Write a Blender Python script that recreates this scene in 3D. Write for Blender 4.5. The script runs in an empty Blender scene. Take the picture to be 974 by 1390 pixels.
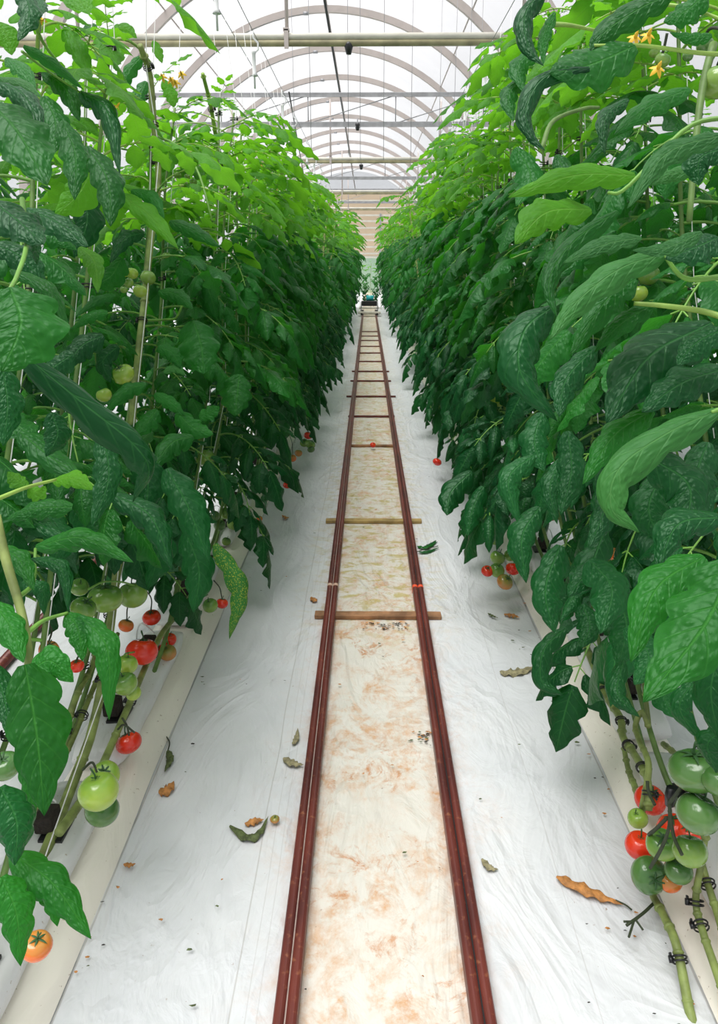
import bpy, math, random
from mathutils import Vector, Matrix, noise
PI = math.pi
C = bpy.context.scene.collection
R = random.Random(7)
V = Vector

# ------------------------------------------------------------------ camera
F = 976.0; TH = math.radians(16.66); CT, ST = math.cos(TH), math.sin(TH)
CAM = V((-0.04, 0, 1.56)); CX = 499.0
YAW = math.atan((CX - 487) / F)
def px(x, y, z):
    """world point seen at photo pixel (x, y) at depth z along the lens axis"""
    a = (x - 487) / F * z; b = -(y - 650) / F * z
    # camera axes
    fw = V((math.sin(-YAW) * CT, math.cos(YAW) * CT, -ST)); rt = V((math.cos(YAW), math.sin(YAW), 0))
    up = rt.cross(fw)
    return CAM + fw * z + rt * a + up * b
def pxX(x, y, X):
    """the point on the upright plane at sideways offset X"""
    d = px(x, y, 1.0) - CAM
    return CAM + d * ((X - CAM.x) / d.x)
def pxZ(x, y, Z=0.0):
    d = px(x, y, 1.0) - CAM
    return CAM + d * ((Z - CAM.z) / d.z)
def depth_of(p):
    fw = V((math.sin(-YAW) * CT, math.cos(YAW) * CT, -ST)); return (p - CAM).dot(fw)
VIEW = lambda p: (CAM - p).normalized()

cd = bpy.data.cameras.new('camera'); cam = bpy.data.objects.new('camera', cd); C.objects.link(cam)
cam.location = CAM; cam.rotation_euler = (PI/2 - TH, 0, YAW)
cd.sensor_fit = 'VERTICAL'; cd.sensor_height = 36; cd.lens = 36 * F / 1390
cd.shift_y = -45 / 1390; cd.clip_start = 0.05; cd.clip_end = 300
bpy.context.scene.camera = cam

# ------------------------------------------------------------------ materials
def mat(name):
    m = bpy.data.materials.new(name); m.use_nodes = True
    nt = m.node_tree; b = nt.nodes['Principled BSDF']; return m, nt, b, nt.nodes['Material Output']
def N(nt, t, **k):
    n = nt.nodes.new(t)
    for a, v in k.items():
        if a.startswith('i_'): n.inputs[a[2:].replace('_', ' ')].default_value = v
        else: setattr(n, a, v)
    return n
def mth(nt, op, a, b=None, c=None, clamp=False):
    n = nt.nodes.new('ShaderNodeMath'); n.operation = op; n.use_clamp = clamp
    for i, v in enumerate((a, b, c)):
        if v is None: continue
        if isinstance(v, (int, float)): n.inputs[i].default_value = v
        else: nt.links.new(v, n.inputs[i])
    return n.outputs[0]
def mix(nt, f, a, b):
    n = nt.nodes.new('ShaderNodeMix'); n.data_type = 'RGBA'
    for s, v in ((0, f), (6, a), (7, b)):
        if isinstance(v, (int, float)): n.inputs[s].default_value = v
        elif isinstance(v, tuple): n.inputs[s].default_value = (*v, 1)
        else: nt.links.new(v, n.inputs[s])
    return n.outputs[2]
def ramp(nt, v, a, b):
    n = nt.nodes.new('ShaderNodeMapRange'); nt.links.new(v, n.inputs[0])
    n.inputs[1].default_value = a; n.inputs[2].default_value = b; return n.outputs[0]
def plain(name, col, rough=0.5, metal=0.0, spec=0.5, var=0.0, scale=20.0, bump=0.0):
    m, nt, b, o = mat(name)
    b.inputs['Roughness'].default_value = rough; b.inputs['Metallic'].default_value = metal
    b.inputs['Specular IOR Level'].default_value = spec
    tc = N(nt, 'ShaderNodeTexCoord'); nz = N(nt, 'ShaderNodeTexNoise'); nz.inputs['Scale'].default_value = scale
    nz.inputs['Detail'].default_value = 4
    nt.links.new(tc.outputs['Object'], nz.inputs['Vector'])
    c2 = tuple(max(0, c * (1 - var)) for c in col)
    nt.links.new(mix(nt, ramp(nt, nz.outputs[0], .35, .65), col, c2), b.inputs['Base Color'])
    if bump:
        bp = N(nt, 'ShaderNodeBump'); bp.inputs['Strength'].default_value = bump; bp.inputs['Distance'].default_value = .01
        nt.links.new(nz.outputs[0], bp.inputs['Height']); nt.links.new(bp.outputs[0], b.inputs['Normal'])
    return m

def leaf_material(name, top, vein, trans, tw, rough=0.42, mottle=None, veinw=1.0, back=None):
    m, nt, b, o = mat(name)
    uv = N(nt, 'ShaderNodeUVMap'); uv.uv_map = 'UVMap'
    sp = N(nt, 'ShaderNodeSeparateXYZ'); nt.links.new(uv.outputs[0], sp.inputs[0])
    u = mth(nt, 'ABSOLUTE', mth(nt, 'SUBTRACT', sp.outputs[0], .5)); u = mth(nt, 'MULTIPLY', u, 2.0)
    v = sp.outputs[1]
    mid = mth(nt, 'SUBTRACT', 1.0, mth(nt, 'DIVIDE', u, .055 * veinw), clamp=True)
    s = mth(nt, 'SUBTRACT', mth(nt, 'MULTIPLY', v, 7.0), mth(nt, 'MULTIPLY', u, 1.3))
    d = mth(nt, 'ABSOLUTE', mth(nt, 'SUBTRACT', mth(nt, 'FRACT', s), .5))
    side = mth(nt, 'SUBTRACT', 1.0, mth(nt, 'DIVIDE', d, .085 * veinw), clamp=True)
    side = mth(nt, 'MULTIPLY', side, mth(nt, 'SUBTRACT', 1.0, mth(nt, 'MULTIPLY', u, .9), clamp=True))
    vv = mth(nt, 'MAXIMUM', mid, mth(nt, 'MULTIPLY', side, .6))
    tc = N(nt, 'ShaderNodeTexCoord')
    mp = N(nt, 'ShaderNodeMapping'); mp.inputs['Scale'].default_value = (7, 15, 1); nt.links.new(uv.outputs[0], mp.inputs[0])
    vo = N(nt, 'ShaderNodeTexVoronoi'); vo.feature = 'SMOOTH_F1'; vo.inputs['Scale'].default_value = 1.5; vo.inputs['Smoothness'].default_value = .9; nt.links.new(mp.outputs[0], vo.inputs['Vector'])
    nz = N(nt, 'ShaderNodeTexNoise'); nz.inputs['Scale'].default_value = 14; nt.links.new(tc.outputs['Object'], nz.inputs['Vector'])
    nz2 = N(nt, 'ShaderNodeTexNoise'); nz2.inputs['Scale'].default_value = 2.3; nt.links.new(tc.outputs['Object'], nz2.inputs['Vector'])
    oi = N(nt, 'ShaderNodeObjectInfo')
    var = mth(nt, 'ADD', mth(nt, 'MULTIPLY', nz.outputs[0], .5), mth(nt, 'MULTIPLY', oi.outputs['Random'], .5))
    dark = tuple(c * .55 for c in top); lite = (top[0] * 1.5, top[1] * 1.25, top[2] * .95)
    col = mix(nt, ramp(nt, var, .25, .75), dark, lite)
    col = mix(nt, mth(nt, 'MULTIPLY', vv, .42), col, vein)
    if mottle:
        mo = N(nt, 'ShaderNodeTexVoronoi'); mo.inputs['Scale'].default_value = 3.2; nt.links.new(mp.outputs[0], mo.inputs['Vector'])
        col = mix(nt, ramp(nt, mo.outputs[0], .38, .2), col, mottle)
    geo = N(nt, 'ShaderNodeNewGeometry')
    bk = back or (top[0] * 2.0 + .02, top[1] * 1.5 + .02, top[2] * 1.8 + .015)
    col = mix(nt, geo.outputs['Backfacing'], col, bk)
    nt.links.new(col, b.inputs['Base Color'])
    b.inputs['Roughness'].default_value = rough; b.inputs['Specular IOR Level'].default_value = .34; b.inputs['Specular Tint'].default_value = (.62, 1, .68, 1)
    h = mth(nt, 'SUBTRACT', mth(nt, 'MULTIPLY', vo.outputs[0], -1.1), mth(nt, 'MULTIPLY', vv, .6))
    bp = N(nt, 'ShaderNodeBump'); bp.inputs['Strength'].default_value = .5; bp.inputs['Distance'].default_value = .0045
    nt.links.new(h, bp.inputs['Height']); nt.links.new(bp.outputs[0], b.inputs['Normal'])
    tr = N(nt, 'ShaderNodeBsdfTranslucent'); nt.links.new(mix(nt, mth(nt, 'MULTIPLY', vv, .3), trans, vein), tr.inputs[0])
    mx = N(nt, 'ShaderNodeMixShader'); mx.inputs[0].default_value = tw
    nt.links.new(b.outputs[0], mx.inputs[1]); nt.links.new(tr.outputs[0], mx.inputs[2]); nt.links.new(mx.outputs[0], o.inputs[0])
    return m
M = {}
M['dark'] = leaf_material('mature_leaf', (.006, .066, .022), (.06, .26, .06), (.025, .26, .010), .20, .36)
M['mid'] = leaf_material('green_leaf', (.010, .108, .018), (.08, .32, .05), (.06, .42, .012), .28, .40)
M['young'] = leaf_material('young_leaf', (.055, .23, .016), (.24, .50, .08), (.24, .68, .022), .38, .5)
M['pale'] = leaf_material('pale_leaf', (.026, .125, .036), (.16, .38, .12), (.10, .45, .04), .22, .5)
M['spot'] = leaf_material('yellow_spotted_leaf', (.02, .11, .03), (.12, .30, .05), (.06, .35, .02), .2, .4, mottle=(.40, .42, .05))
M['dry'] = plain('dried_leaf', (.60, .26, .07), .7, var=.5, scale=60, bump=.6)
M['drybeige'] = plain('withered_leaf', (.36, .32, .18), .8, var=.5, scale=70, bump=.6)
M['wilt'] = plain('wilted_leaf', (.12, .16, .05), .7, var=.6, scale=90, bump=.6)
M['stem'] = plain('stem_skin', (.26, .33, .09), .55, var=.5, scale=25, bump=.2)
M['stem2'] = plain('green_stem_skin', (.13, .24, .05), .55, var=.35, scale=25, bump=.2)
M['stemup'] = plain('young_stem_skin', (.30, .48, .08), .5, var=.25, scale=25, bump=.1)
M['stalk'] = plain('leaf_stalk_skin', (.16, .36, .05), .5, var=.3, scale=30)
M['calyx'] = plain('calyx_green', (.03, .10, .025), .6, var=.3, scale=60)
M['darkstalk'] = plain('dry_truss_stalk', (.035, .05, .02), .7, var=.3, scale=60)
M['flower'] = plain('yellow_petal', (.85, .52, .03), .5, var=.15, scale=60)
M['clip'] = plain('black_clip_plastic', (.008, .008, .01), .35)
M['twine'] = plain('white_twine', (.80, .80, .78), .6)
M['white'] = plain('white_plastic', (.80, .80, .80), .4)
M['black'] = plain('black_plastic', (.012, .012, .014), .4)
M['soil'] = plain('dark_substrate', (.03, .022, .016), .9, var=.5, scale=80, bump=.6)
M['steel'] = plain('galvanised_steel', (.36, .36, .37), .5, .25, var=.25, scale=8)
M['arch'] = plain('painted_arch_steel', (.50, .44, .41), .5, .1, var=.1, scale=4)
M['beam'] = plain('cream_painted_steel', (.60, .58, .50), .45, var=.15, scale=5)
M['olive'] = plain('olive_weathered_steel', (.34, .31, .17), .55, var=.4, scale=5)
M['teal'] = plain('teal_plastic', (.02, .42, .45), .4, var=.1)
M['board'] = plain('whitewashed_board', (.62, .58, .50), .7, var=.25, scale=12, bump=.2)
def fruit(name, a, b, rough=.22):
    m, nt, p, o = mat(name)
    tc = N(nt, 'ShaderNodeTexCoord'); sp = N(nt, 'ShaderNodeSeparateXYZ'); nt.links.new(tc.outputs['Generated'], sp.inputs[0])
    nz = N(nt, 'ShaderNodeTexNoise'); nz.inputs['Scale'].default_value = 3; nt.links.new(tc.outputs['Generated'], nz.inputs['Vector'])
    f = mth(nt, 'ADD', sp.outputs[2], mth(nt, 'MULTIPLY', mth(nt, 'SUBTRACT', nz.outputs[0], .5), .5))
    nt.links.new(mix(nt, ramp(nt, f, .55, 1.0), a, b), p.inputs['Base Color'])
    p.inputs['Roughness'].default_value = rough; p.inputs['Coat Weight'].default_value = .3; p.inputs['Coat Roughness'].default_value = .12
    p.inputs['Subsurface Weight'].default_value = .08; p.inputs['Subsurface Scale'].default_value = .01
    return m
M['red'] = fruit('ripe_red_skin', (.74, .028, .010), (.80, .05, .012))
M['orange'] = fruit('turning_orange_skin', (.78, .15, .018), (.50, .22, .04))
M['green'] = fruit('unripe_green_skin', (.20, .34, .055), (.09, .22, .035))
M['dkgreen'] = fruit('deep_green_skin', (.09, .20, .045), (.05, .14, .03))
M['lime'] = fruit('lime_green_skin', (.34, .48, .06), (.22, .38, .05))
M['brown'] = fruit('blushing_brown_skin', (.52, .22, .05), (.24, .24, .05))

# rusty rail
def rail_mat():
    m, nt, b, o = mat('rusty_rail_paint')
    tc = N(nt, 'ShaderNodeTexCoord'); nz = N(nt, 'ShaderNodeTexNoise', i_Scale=22.0, i_Detail=6.0)
    mp = N(nt, 'ShaderNodeMapping'); mp.inputs['Scale'].default_value = (1, .18, 1)
    nt.links.new(tc.outputs['Object'], mp.inputs[0]); nt.links.new(mp.outputs[0], nz.inputs['Vector'])
    c = mix(nt, ramp(nt, nz.outputs[0], .35, .65), (.085, .020, .018), (.17, .036, .026))
    nz2 = N(nt, 'ShaderNodeTexNoise', i_Scale=60.0, i_Detail=5.0); nt.links.new(tc.outputs['Object'], nz2.inputs['Vector'])
    c = mix(nt, mth(nt, 'MULTIPLY', ramp(nt, nz2.outputs[0], .6, .75), .5), c, (.42, .17, .08))
    nt.links.new(c, b.inputs['Base Color']); b.inputs['Roughness'].default_value = .42; b.inputs['Metallic'].default_value = .15
    bp = N(nt, 'ShaderNodeBump', i_Strength=.25, i_Distance=.003); nt.links.new(nz2.outputs[0], bp.inputs['Height']); nt.links.new(bp.outputs[0], b.inputs['Normal'])
    return m
M['rail'] = rail_mat()
M['worn'] = plain('worn_bare_steel', (.50, .38, .34), .35, .4, var=.3, scale=30)
M['redpaint'] = plain('red_marker_paint', (.80, .10, .04), .5)
M['weld'] = plain('pale_weld_ring', (.62, .42, .32), .5)
M['tie'] = plain('weathered_tie_wood', (.42, .21, .10), .75, var=.55, scale=14, bump=.4)
M['tie2'] = plain('yellowed_tie_wood', (.48, .33, .12), .75, var=.45, scale=14, bump=.4)

# ground cover : white woven plastic with wrinkles, seams, rust and algae stains
def floor_mat():
    m, nt, b, o = mat('white_ground_cover')
    tc = N(nt, 'ShaderNodeTexCoord'); P = tc.outputs['Object']
    sp = N(nt, 'ShaderNodeSeparateXYZ'); nt.links.new(P, sp.inputs[0]); X, Y = sp.outputs[0], sp.outputs[1]
    def noise_(sc, det=5, rough=.6, scl=(1, 1, 1), dist=0.0):
        mp = N(nt, 'ShaderNodeMapping'); mp.inputs['Scale'].default_value = scl; nt.links.new(P, mp.inputs[0])
        n = N(nt, 'ShaderNodeTexNoise', i_Scale=sc, i_Detail=det, i_Roughness=rough, i_Distortion=dist); nt.links.new(mp.outputs[0], n.inputs['Vector']); return n.outputs[0]
    base = mix(nt, ramp(nt, noise_(2.2), .35, .7), (.69, .70, .715), (.62, .635, .66))
    ax = mth(nt, 'ABSOLUTE', X)
    centre = mth(nt, 'SUBTRACT', 1.0, ramp(nt, ax, .17, .24))          # between the rails
    band = mth(nt, 'SUBTRACT', 1.0, ramp(nt, ax, .24, .42))            # beside the rails
    base = mix(nt, mth(nt, 'MULTIPLY', centre, .8), base, (.68, .64, .56))
    # soft ochre / rust washes
    w = noise_(9, 9, .72, (1, .8, 1), .6); w2 = noise_(3.2, 3, .5)
    w3 = noise_(34, 5, .7)
    wash = mth(nt, 'MULTIPLY', ramp(nt, w, .44, .62), ramp(nt, w2, .34, .56))
    wash = mth(nt, 'MULTIPLY', wash, ramp(nt, w3, .34, .56))
    near = mth(nt, 'ADD', mth(nt, 'MULTIPLY', centre, .95), mth(nt, 'MULTIPLY', band, .28), clamp=True)
    c = mix(nt, mth(nt, 'MULTIPLY', mth(nt, 'MULTIPLY', wash, near), .95), base, (.58, .31, .14))
    # orange-brown deeper spots
    s = mth(nt, 'MULTIPLY', ramp(nt, noise_(13, 9, .78, (1, .9, 1), .8), .53, .64), ramp(nt, noise_(2.4, 2), .42, .56))
    c = mix(nt, mth(nt, 'MULTIPLY', mth(nt, 'MULTIPLY', s, near), .9), c, (.50, .20, .06))
    # yellow algae, further down the track
    a = mth(nt, 'MULTIPLY', ramp(nt, noise_(11, 8, .7, (1, 1.6, 1), .5), .50, .60), ramp(nt, Y, 2.6, 3.2))
    a = mth(nt, 'MULTIPLY', a, mth(nt, 'ADD', mth(nt, 'MULTIPLY', centre, .8), mth(nt, 'MULTIPLY', band, .6), clamp=True))
    c = mix(nt, mth(nt, 'MULTIPLY', a, .8), c, (.46, .37, .10))
    # rust creeping out from under the rails
    e = mth(nt, 'SUBTRACT', 1.0, ramp(nt, mth(nt, 'ABSOLUTE', mth(nt, 'SUBTRACT', ax, .205)), .024, .058))
    e = mth(nt, 'MULTIPLY', e, ramp(nt, noise_(16, 6, .7, (1, .5, 1)), .42, .68))
    c = mix(nt, mth(nt, 'MULTIPLY', e, .75), c, (.46, .24, .12))
    # black specks next to the right rail
    k = mth(nt, 'MULTIPLY', ramp(nt, noise_(55, 6, .75), .64, .68), mth(nt, 'SUBTRACT', 1.0, ramp(nt, mth(nt, 'ABSOLUTE', mth(nt, 'SUBTRACT', X, .165)), .004, .03)))
    c = mix(nt, mth(nt, 'MULTIPLY', k, .9), c, (.06, .045, .02))
    # fine dirt specks anywhere
    k2 = mth(nt, 'MULTIPLY', ramp(nt, noise_(70, 3, .6), .70, .73), ramp(nt, noise_(5, 3), .5, .6))
    c = mix(nt, mth(nt, 'MULTIPLY', k2, .7), c, (.25, .15, .09))
    # seam lines beside the track, thin dark lines along both bed edges
    for sx, ww, st in ((-.335, .0016, .55), (-.30, .0010, .35), (-.275, .0012, .3), (.47, .0012, .35), (-.712, .0022, .7), (.712, .0022, .7)):
        wob = mth(nt, 'MULTIPLY', mth(nt, 'SUBTRACT', noise_(1.1, 2), .5), .03)
        l = mth(nt, 'SUBTRACT', 1.0, ramp(nt, mth(nt, 'ABSOLUTE', mth(nt, 'SUBTRACT', mth(nt, 'ADD', X, wob) if abs(sx) < .7 else X, sx)), ww * .5, ww * 1.6))
        c = mix(nt, mth(nt, 'MULTIPLY', l, st), c, (.38, .36, .34))
    nt.links.new(c, b.inputs['Base Color']); b.inputs['Roughness'].default_value = .42; b.inputs['Specular IOR Level'].default_value = .45
    h1 = noise_(3.4, 4, .5, (1, .35, 1), 1.6); h2 = noise_(11, 4, .55, (1, .6, 1), 1.2)
    rdg = mth(nt, 'SUBTRACT', 1.0, mth(nt, 'MULTIPLY', mth(nt, 'ABSOLUTE', mth(nt, 'SUBTRACT', h1, .5)), 9.0), clamp=True)
    hh = mth(nt, 'ADD', mth(nt, 'MULTIPLY', rdg, .6), mth(nt, 'MULTIPLY', h2, .9))
    bp = N(nt, 'ShaderNodeBump', i_Strength=.5, i_Distance=.018); nt.links.new(hh, bp.inputs['Height']); nt.links.new(bp.outputs[0], b.inputs['Normal'])
    return m
M['floor'] = floor_mat()
def film_mat(name, col, bumpy=.5, rough=.3):
    m, nt, b, o = mat(name)
    tc = N(nt, 'ShaderNodeTexCoord'); mp = N(nt, 'ShaderNodeMapping'); mp.inputs['Scale'].default_value = (1, .5, 1)
    nt.links.new(tc.outputs['Object'], mp.inputs[0]); n = N(nt, 'ShaderNodeTexNoise', i_Scale=7.0, i_Detail=3.0, i_Distortion=1.5); nt.links.new(mp.outputs[0], n.inputs['Vector'])
    n2 = N(nt, 'ShaderNodeTexNoise', i_Scale=90.0, i_Detail=2.0); nt.links.new(tc.outputs['Object'], n2.inputs['Vector'])
    c = mix(nt, mth(nt, 'MULTIPLY', ramp(nt, n2.outputs[0], .70, .74), .6), col, (.35, .25, .16))
    nt.links.new(c, b.inputs['Base Color']); b.inputs['Roughness'].default_value = rough
    bp = N(nt, 'ShaderNodeBump', i_Strength=bumpy, i_Distance=.02); nt.links.new(n.outputs[0], bp.inputs['Height']); nt.links.new(bp.outputs[0], b.inputs['Normal'])
    return m
M['bedfilm'] = film_mat('cream_bed_film', (.88, .83, .74))
M['bagfilm'] = film_mat('white_bag_film', (.74, .74, .74), .6)
def roof_mat(name, col, tint, tr=.5):
    m, nt, b, o = mat(name); nt.nodes.remove(b)
    a = N(nt, 'ShaderNodeBsdfTransparent'); a.inputs[0].default_value = (*tint, 1)
    t = N(nt, 'ShaderNodeBsdfTranslucent'); tc = N(nt, 'ShaderNodeTexCoord')
    n = N(nt, 'ShaderNodeTexNoise', i_Scale=.8, i_Detail=4.0); nt.links.new(tc.outputs['Object'], n.inputs['Vector'])
    nt.links.new(mix(nt, ramp(nt, n.outputs[0], .35, .7), col, tuple(x * .86 for x in col)), t.inputs[0])
    d = N(nt, 'ShaderNodeBsdfDiffuse'); d.inputs[0].default_value = (*[x * .9 for x in col], 1)
    m1 = N(nt, 'ShaderNodeMixShader'); m1.inputs[0].default_value = .25; nt.links.new(t.outputs[0], m1.inputs[1]); nt.links.new(d.outputs[0], m1.inputs[2])
    m2 = N(nt, 'ShaderNodeMixShader'); m2.inputs[0].default_value = tr; nt.links.new(m1.outputs[0], m2.inputs[1]); nt.links.new(a.outputs[0], m2.inputs[2])
    nt.links.new(m2.outputs[0], o.inputs[0]); return m
M['roof'] = roof_mat('translucent_roof_film', (.96, .96, .98), (.96, .965, .98), .68)
M['sidefilm'] = roof_mat('translucent_side_film', (.80, .82, .80), (.88, .9, .9), .6)
M['beige'] = roof_mat('beige_shade_cloth', (.90, .80, .66), (1.0, .88, .74), .62)
M['greenglaze'] = roof_mat('hazy_green_glazing', (.72, .84, .70), (.8, .92, .8), .7)

# ------------------------------------------------------------------ mesh helpers
class MB:
    def __init__(s): s.v = []; s.f = []; s.uv = []; s.mi = []
    def add(s, vs, fs, uvs=None, mi=0):
        n = len(s.v); s.v += [tuple(x) for x in vs]
        for f in fs: s.f.append(tuple(i + n for i in f)); s.mi.append(mi)
        s.uv += uvs if uvs else [(0.5, 0.5)] * len(vs)
    def merge(s, o, mtx=None):
        n = len(s.v); s.v += [tuple(mtx @ V(x)) for x in o.v] if mtx else o.v
        s.f += [tuple(i + n for i in f) for f in o.f]; s.uv += o.uv; s.mi += o.mi
    def tube(s, pts, r, n=8, cap=True, mi=0):
        pts = [V(p) for p in pts]; m = len(pts); rr = r if isinstance(r, (list, tuple)) else [r] * m
        vs = []; prev = None
        for i, p in enumerate(pts):
            t = (pts[min(i + 1, m - 1)] - pts[max(i - 1, 0)]).normalized()
            if prev is None: a = t.cross(V((0, 0, 1))); a = a if a.length > .05 else t.cross(V((1, 0, 0)))
            else: a = prev - t * prev.dot(t)
            a.normalize(); prev = a; b = t.cross(a)
            for k in range(n):
                q = 2 * PI * k / n; vs.append(p + (a * math.cos(q) + b * math.sin(q)) * rr[i])
        fs = [(i * n + k, i * n + (k + 1) % n, (i + 1) * n + (k + 1) % n, (i + 1) * n + k) for i in range(m - 1) for k in range(n)]
        if cap: fs += [tuple(range(n))[::-1], tuple(range((m - 1) * n, m * n))]
        s.add(vs, fs, mi=mi)
    def box(s, c, d, mi=0, rot=None):
        x, y, z = [q / 2 for q in d]; c = V(c)
        vs = [V((i * x, j * y, k * z)) for i in (-1, 1) for j in (-1, 1) for k in (-1, 1)]
        if rot: vs = [rot @ v for v in vs]
        s.add([c + v for v in vs], [(0, 1, 3, 2), (4, 6, 7, 5), (0, 4, 5, 1), (2, 3, 7, 6), (0, 2, 6, 4), (1, 5, 7, 3)], mi=mi)
    def extrude(s, prof, y0, y1, closed=True, ny=1, mi=0, jig=None):
        n = len(prof); vs = []
        for j in range(ny + 1):
            y = y0 + (y1 - y0) * j / ny
            for k, (x, z) in enumerate(prof):
                q = V((x, y, z)); vs.append(q + jig(q, k) if jig else q)
        fs = []
        for j in range(ny):
            for k in range(n if closed else n - 1):
                a, b = j * n + k, j * n + (k + 1) % n; fs.append((a, b, b + n, a + n))
        if closed: fs += [tuple(range(n))[::-1], tuple(range(ny * n, ny * n + n))]
        s.add(vs, fs, mi=mi)
    def mesh(s, name, mats, smooth=True):
        me = bpy.data.meshes.new(name); me.from_pydata(s.v, [], s.f)
        ul = me.uv_layers.new(name='UVMap'); buf = [0.0] * (2 * len(me.loops)); li = [0] * len(me.loops)
        me.loops.foreach_get('vertex_index', li)
        for i, k in enumerate(li): buf[2 * i], buf[2 * i + 1] = s.uv[k]
        ul.data.foreach_set('uv', buf)
        for m in (mats if isinstance(mats, (list, tuple)) else [mats]): me.materials.append(m)
        me.polygons.foreach_set('material_index', s.mi)
        me.polygons.foreach_set('use_smooth', [smooth] * len(s.f)); me.update(); return me
def obj(name, data, parent=None, loc=None):
    o = bpy.data.objects.new(name, data); C.objects.link(o)
    if parent: o.parent = parent
    if loc is not None: o.location = loc
    return o
def tag(o, label=None, cat=None, group=None, kind=None):
    if label: o['label'] = label
    if cat: o['category'] = cat
    if group: o['group'] = group
    if kind: o['kind'] = kind
    return o
def bevel(o, w=.003, seg=2):
    m = o.modifiers.new('bevel', 'BEVEL'); m.width = w; m.segments = seg; m.limit_method = 'ANGLE'; m.angle_limit = math.radians(40)
def spline(pts, n):
    pts = [V(p) for p in pts]; out = []
    if len(pts) == 2: return [pts[0].lerp(pts[1], i / n) for i in range(n + 1)]
    P = [pts[0] * 2 - pts[1]] + pts + [pts[-1] * 2 - pts[-2]]; segs = len(pts) - 1
    for i in range(n + 1):
        t = i / n * segs; k = min(int(t), segs - 1); t -= k; a, b, c, d = P[k:k + 4]
        out.append(.5 * ((2 * b) + (c - a) * t + (2 * a - 5 * b + 4 * c - d) * t * t + (3 * b - a - 3 * c + d) * t ** 3))
    return out
def offset(mb, o):
    mb.v = [(x - o[0], y - o[1], z - o[2]) for x, y, z in mb.v]; return mb

# ------------------------------------------------------------------ leaves
def blade(mb, path, nrm0, W, rng, nu=6, curl=1.0, fold=.0, lobe=.22, k=5, rip=.10, puck=.0, mi=0, side=None):
    """leaf blade along a path; nrm0 is the upper-side normal at its base"""
    n = len(path) - 1; vs = []; uvs = []; nr = V(nrm0); ph = rng.random() * 6; ph2 = rng.random() * 6; asym = rng.uniform(-.12, .12)
    for i, p in enumerate(path):
        t = i / n
        tg = (path[min(i + 1, n)] - path[max(i - 1, 0)]).normalized()
        nr = (nr - tg * nr.dot(tg)); nr = nr.normalized() if nr.length > 1e-4 else V((0, 0, 1)); sd = tg.cross(nr)
        f = math.sin(PI * min(1, t * .97 + .03) ** .72) ** .82 * (1 - .25 * t ** 3)
        if i == n: f = .0
        for j in range(-nu, nu + 1):
            u = j / nu; au = abs(u)
            kk = k * (t + (.02 if u > 0 else -.02)); notch = abs(math.sin(PI * kk)) ** .6
            wl = f * (1 - lobe * (1 - notch) * (1.15 - .6 * t)) * (1 + asym * u)
            w = W / 2 * (f + (wl - f) * au ** 2)
            a = curl * u; s_ = math.sin(a) / max(curl, 1e-3) if curl > 1e-3 else u
            c_ = (math.cos(a) - 1) / max(curl, 1e-3) if curl > 1e-3 else 0
            h = c_ * w + fold * au * w + rip * w * au * au * math.sin(k * 2 * PI * t * .8 + ph + (1.7 if u > 0 else 0))
            if puck: h += puck * W * (math.cos(2 * PI * (7 * t - 1.3 * au)) * (1 - au) * min(1, au * 5) + .6 * noise.noise(V((u * 3 + ph2, t * 9, ph))))
            q = p + sd * (s_ * w) + nr * h + tg * (au ** 1.3 * W * .14 * math.sin(PI * t))
            vs.append(q); uvs.append((.5 + u * .5, t))
    m = 2 * nu + 1
    fs = [(i * m + j, i * m + j + 1, (i + 1) * m + j + 1, (i + 1) * m + j) for i in range(n) for j in range(m - 1)]
    mb.add(vs, fs, uvs, mi)
def droop_path(p, d, L, g, n, wob=V((0, 0, 0))):
    out = [V(p)]; d = V(d).normalized()
    for i in range(n):
        d = (d + V((0, 0, -g / n)) + wob / n).normalized(); out.append(out[-1] + d * (L / n))
    return out
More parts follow.
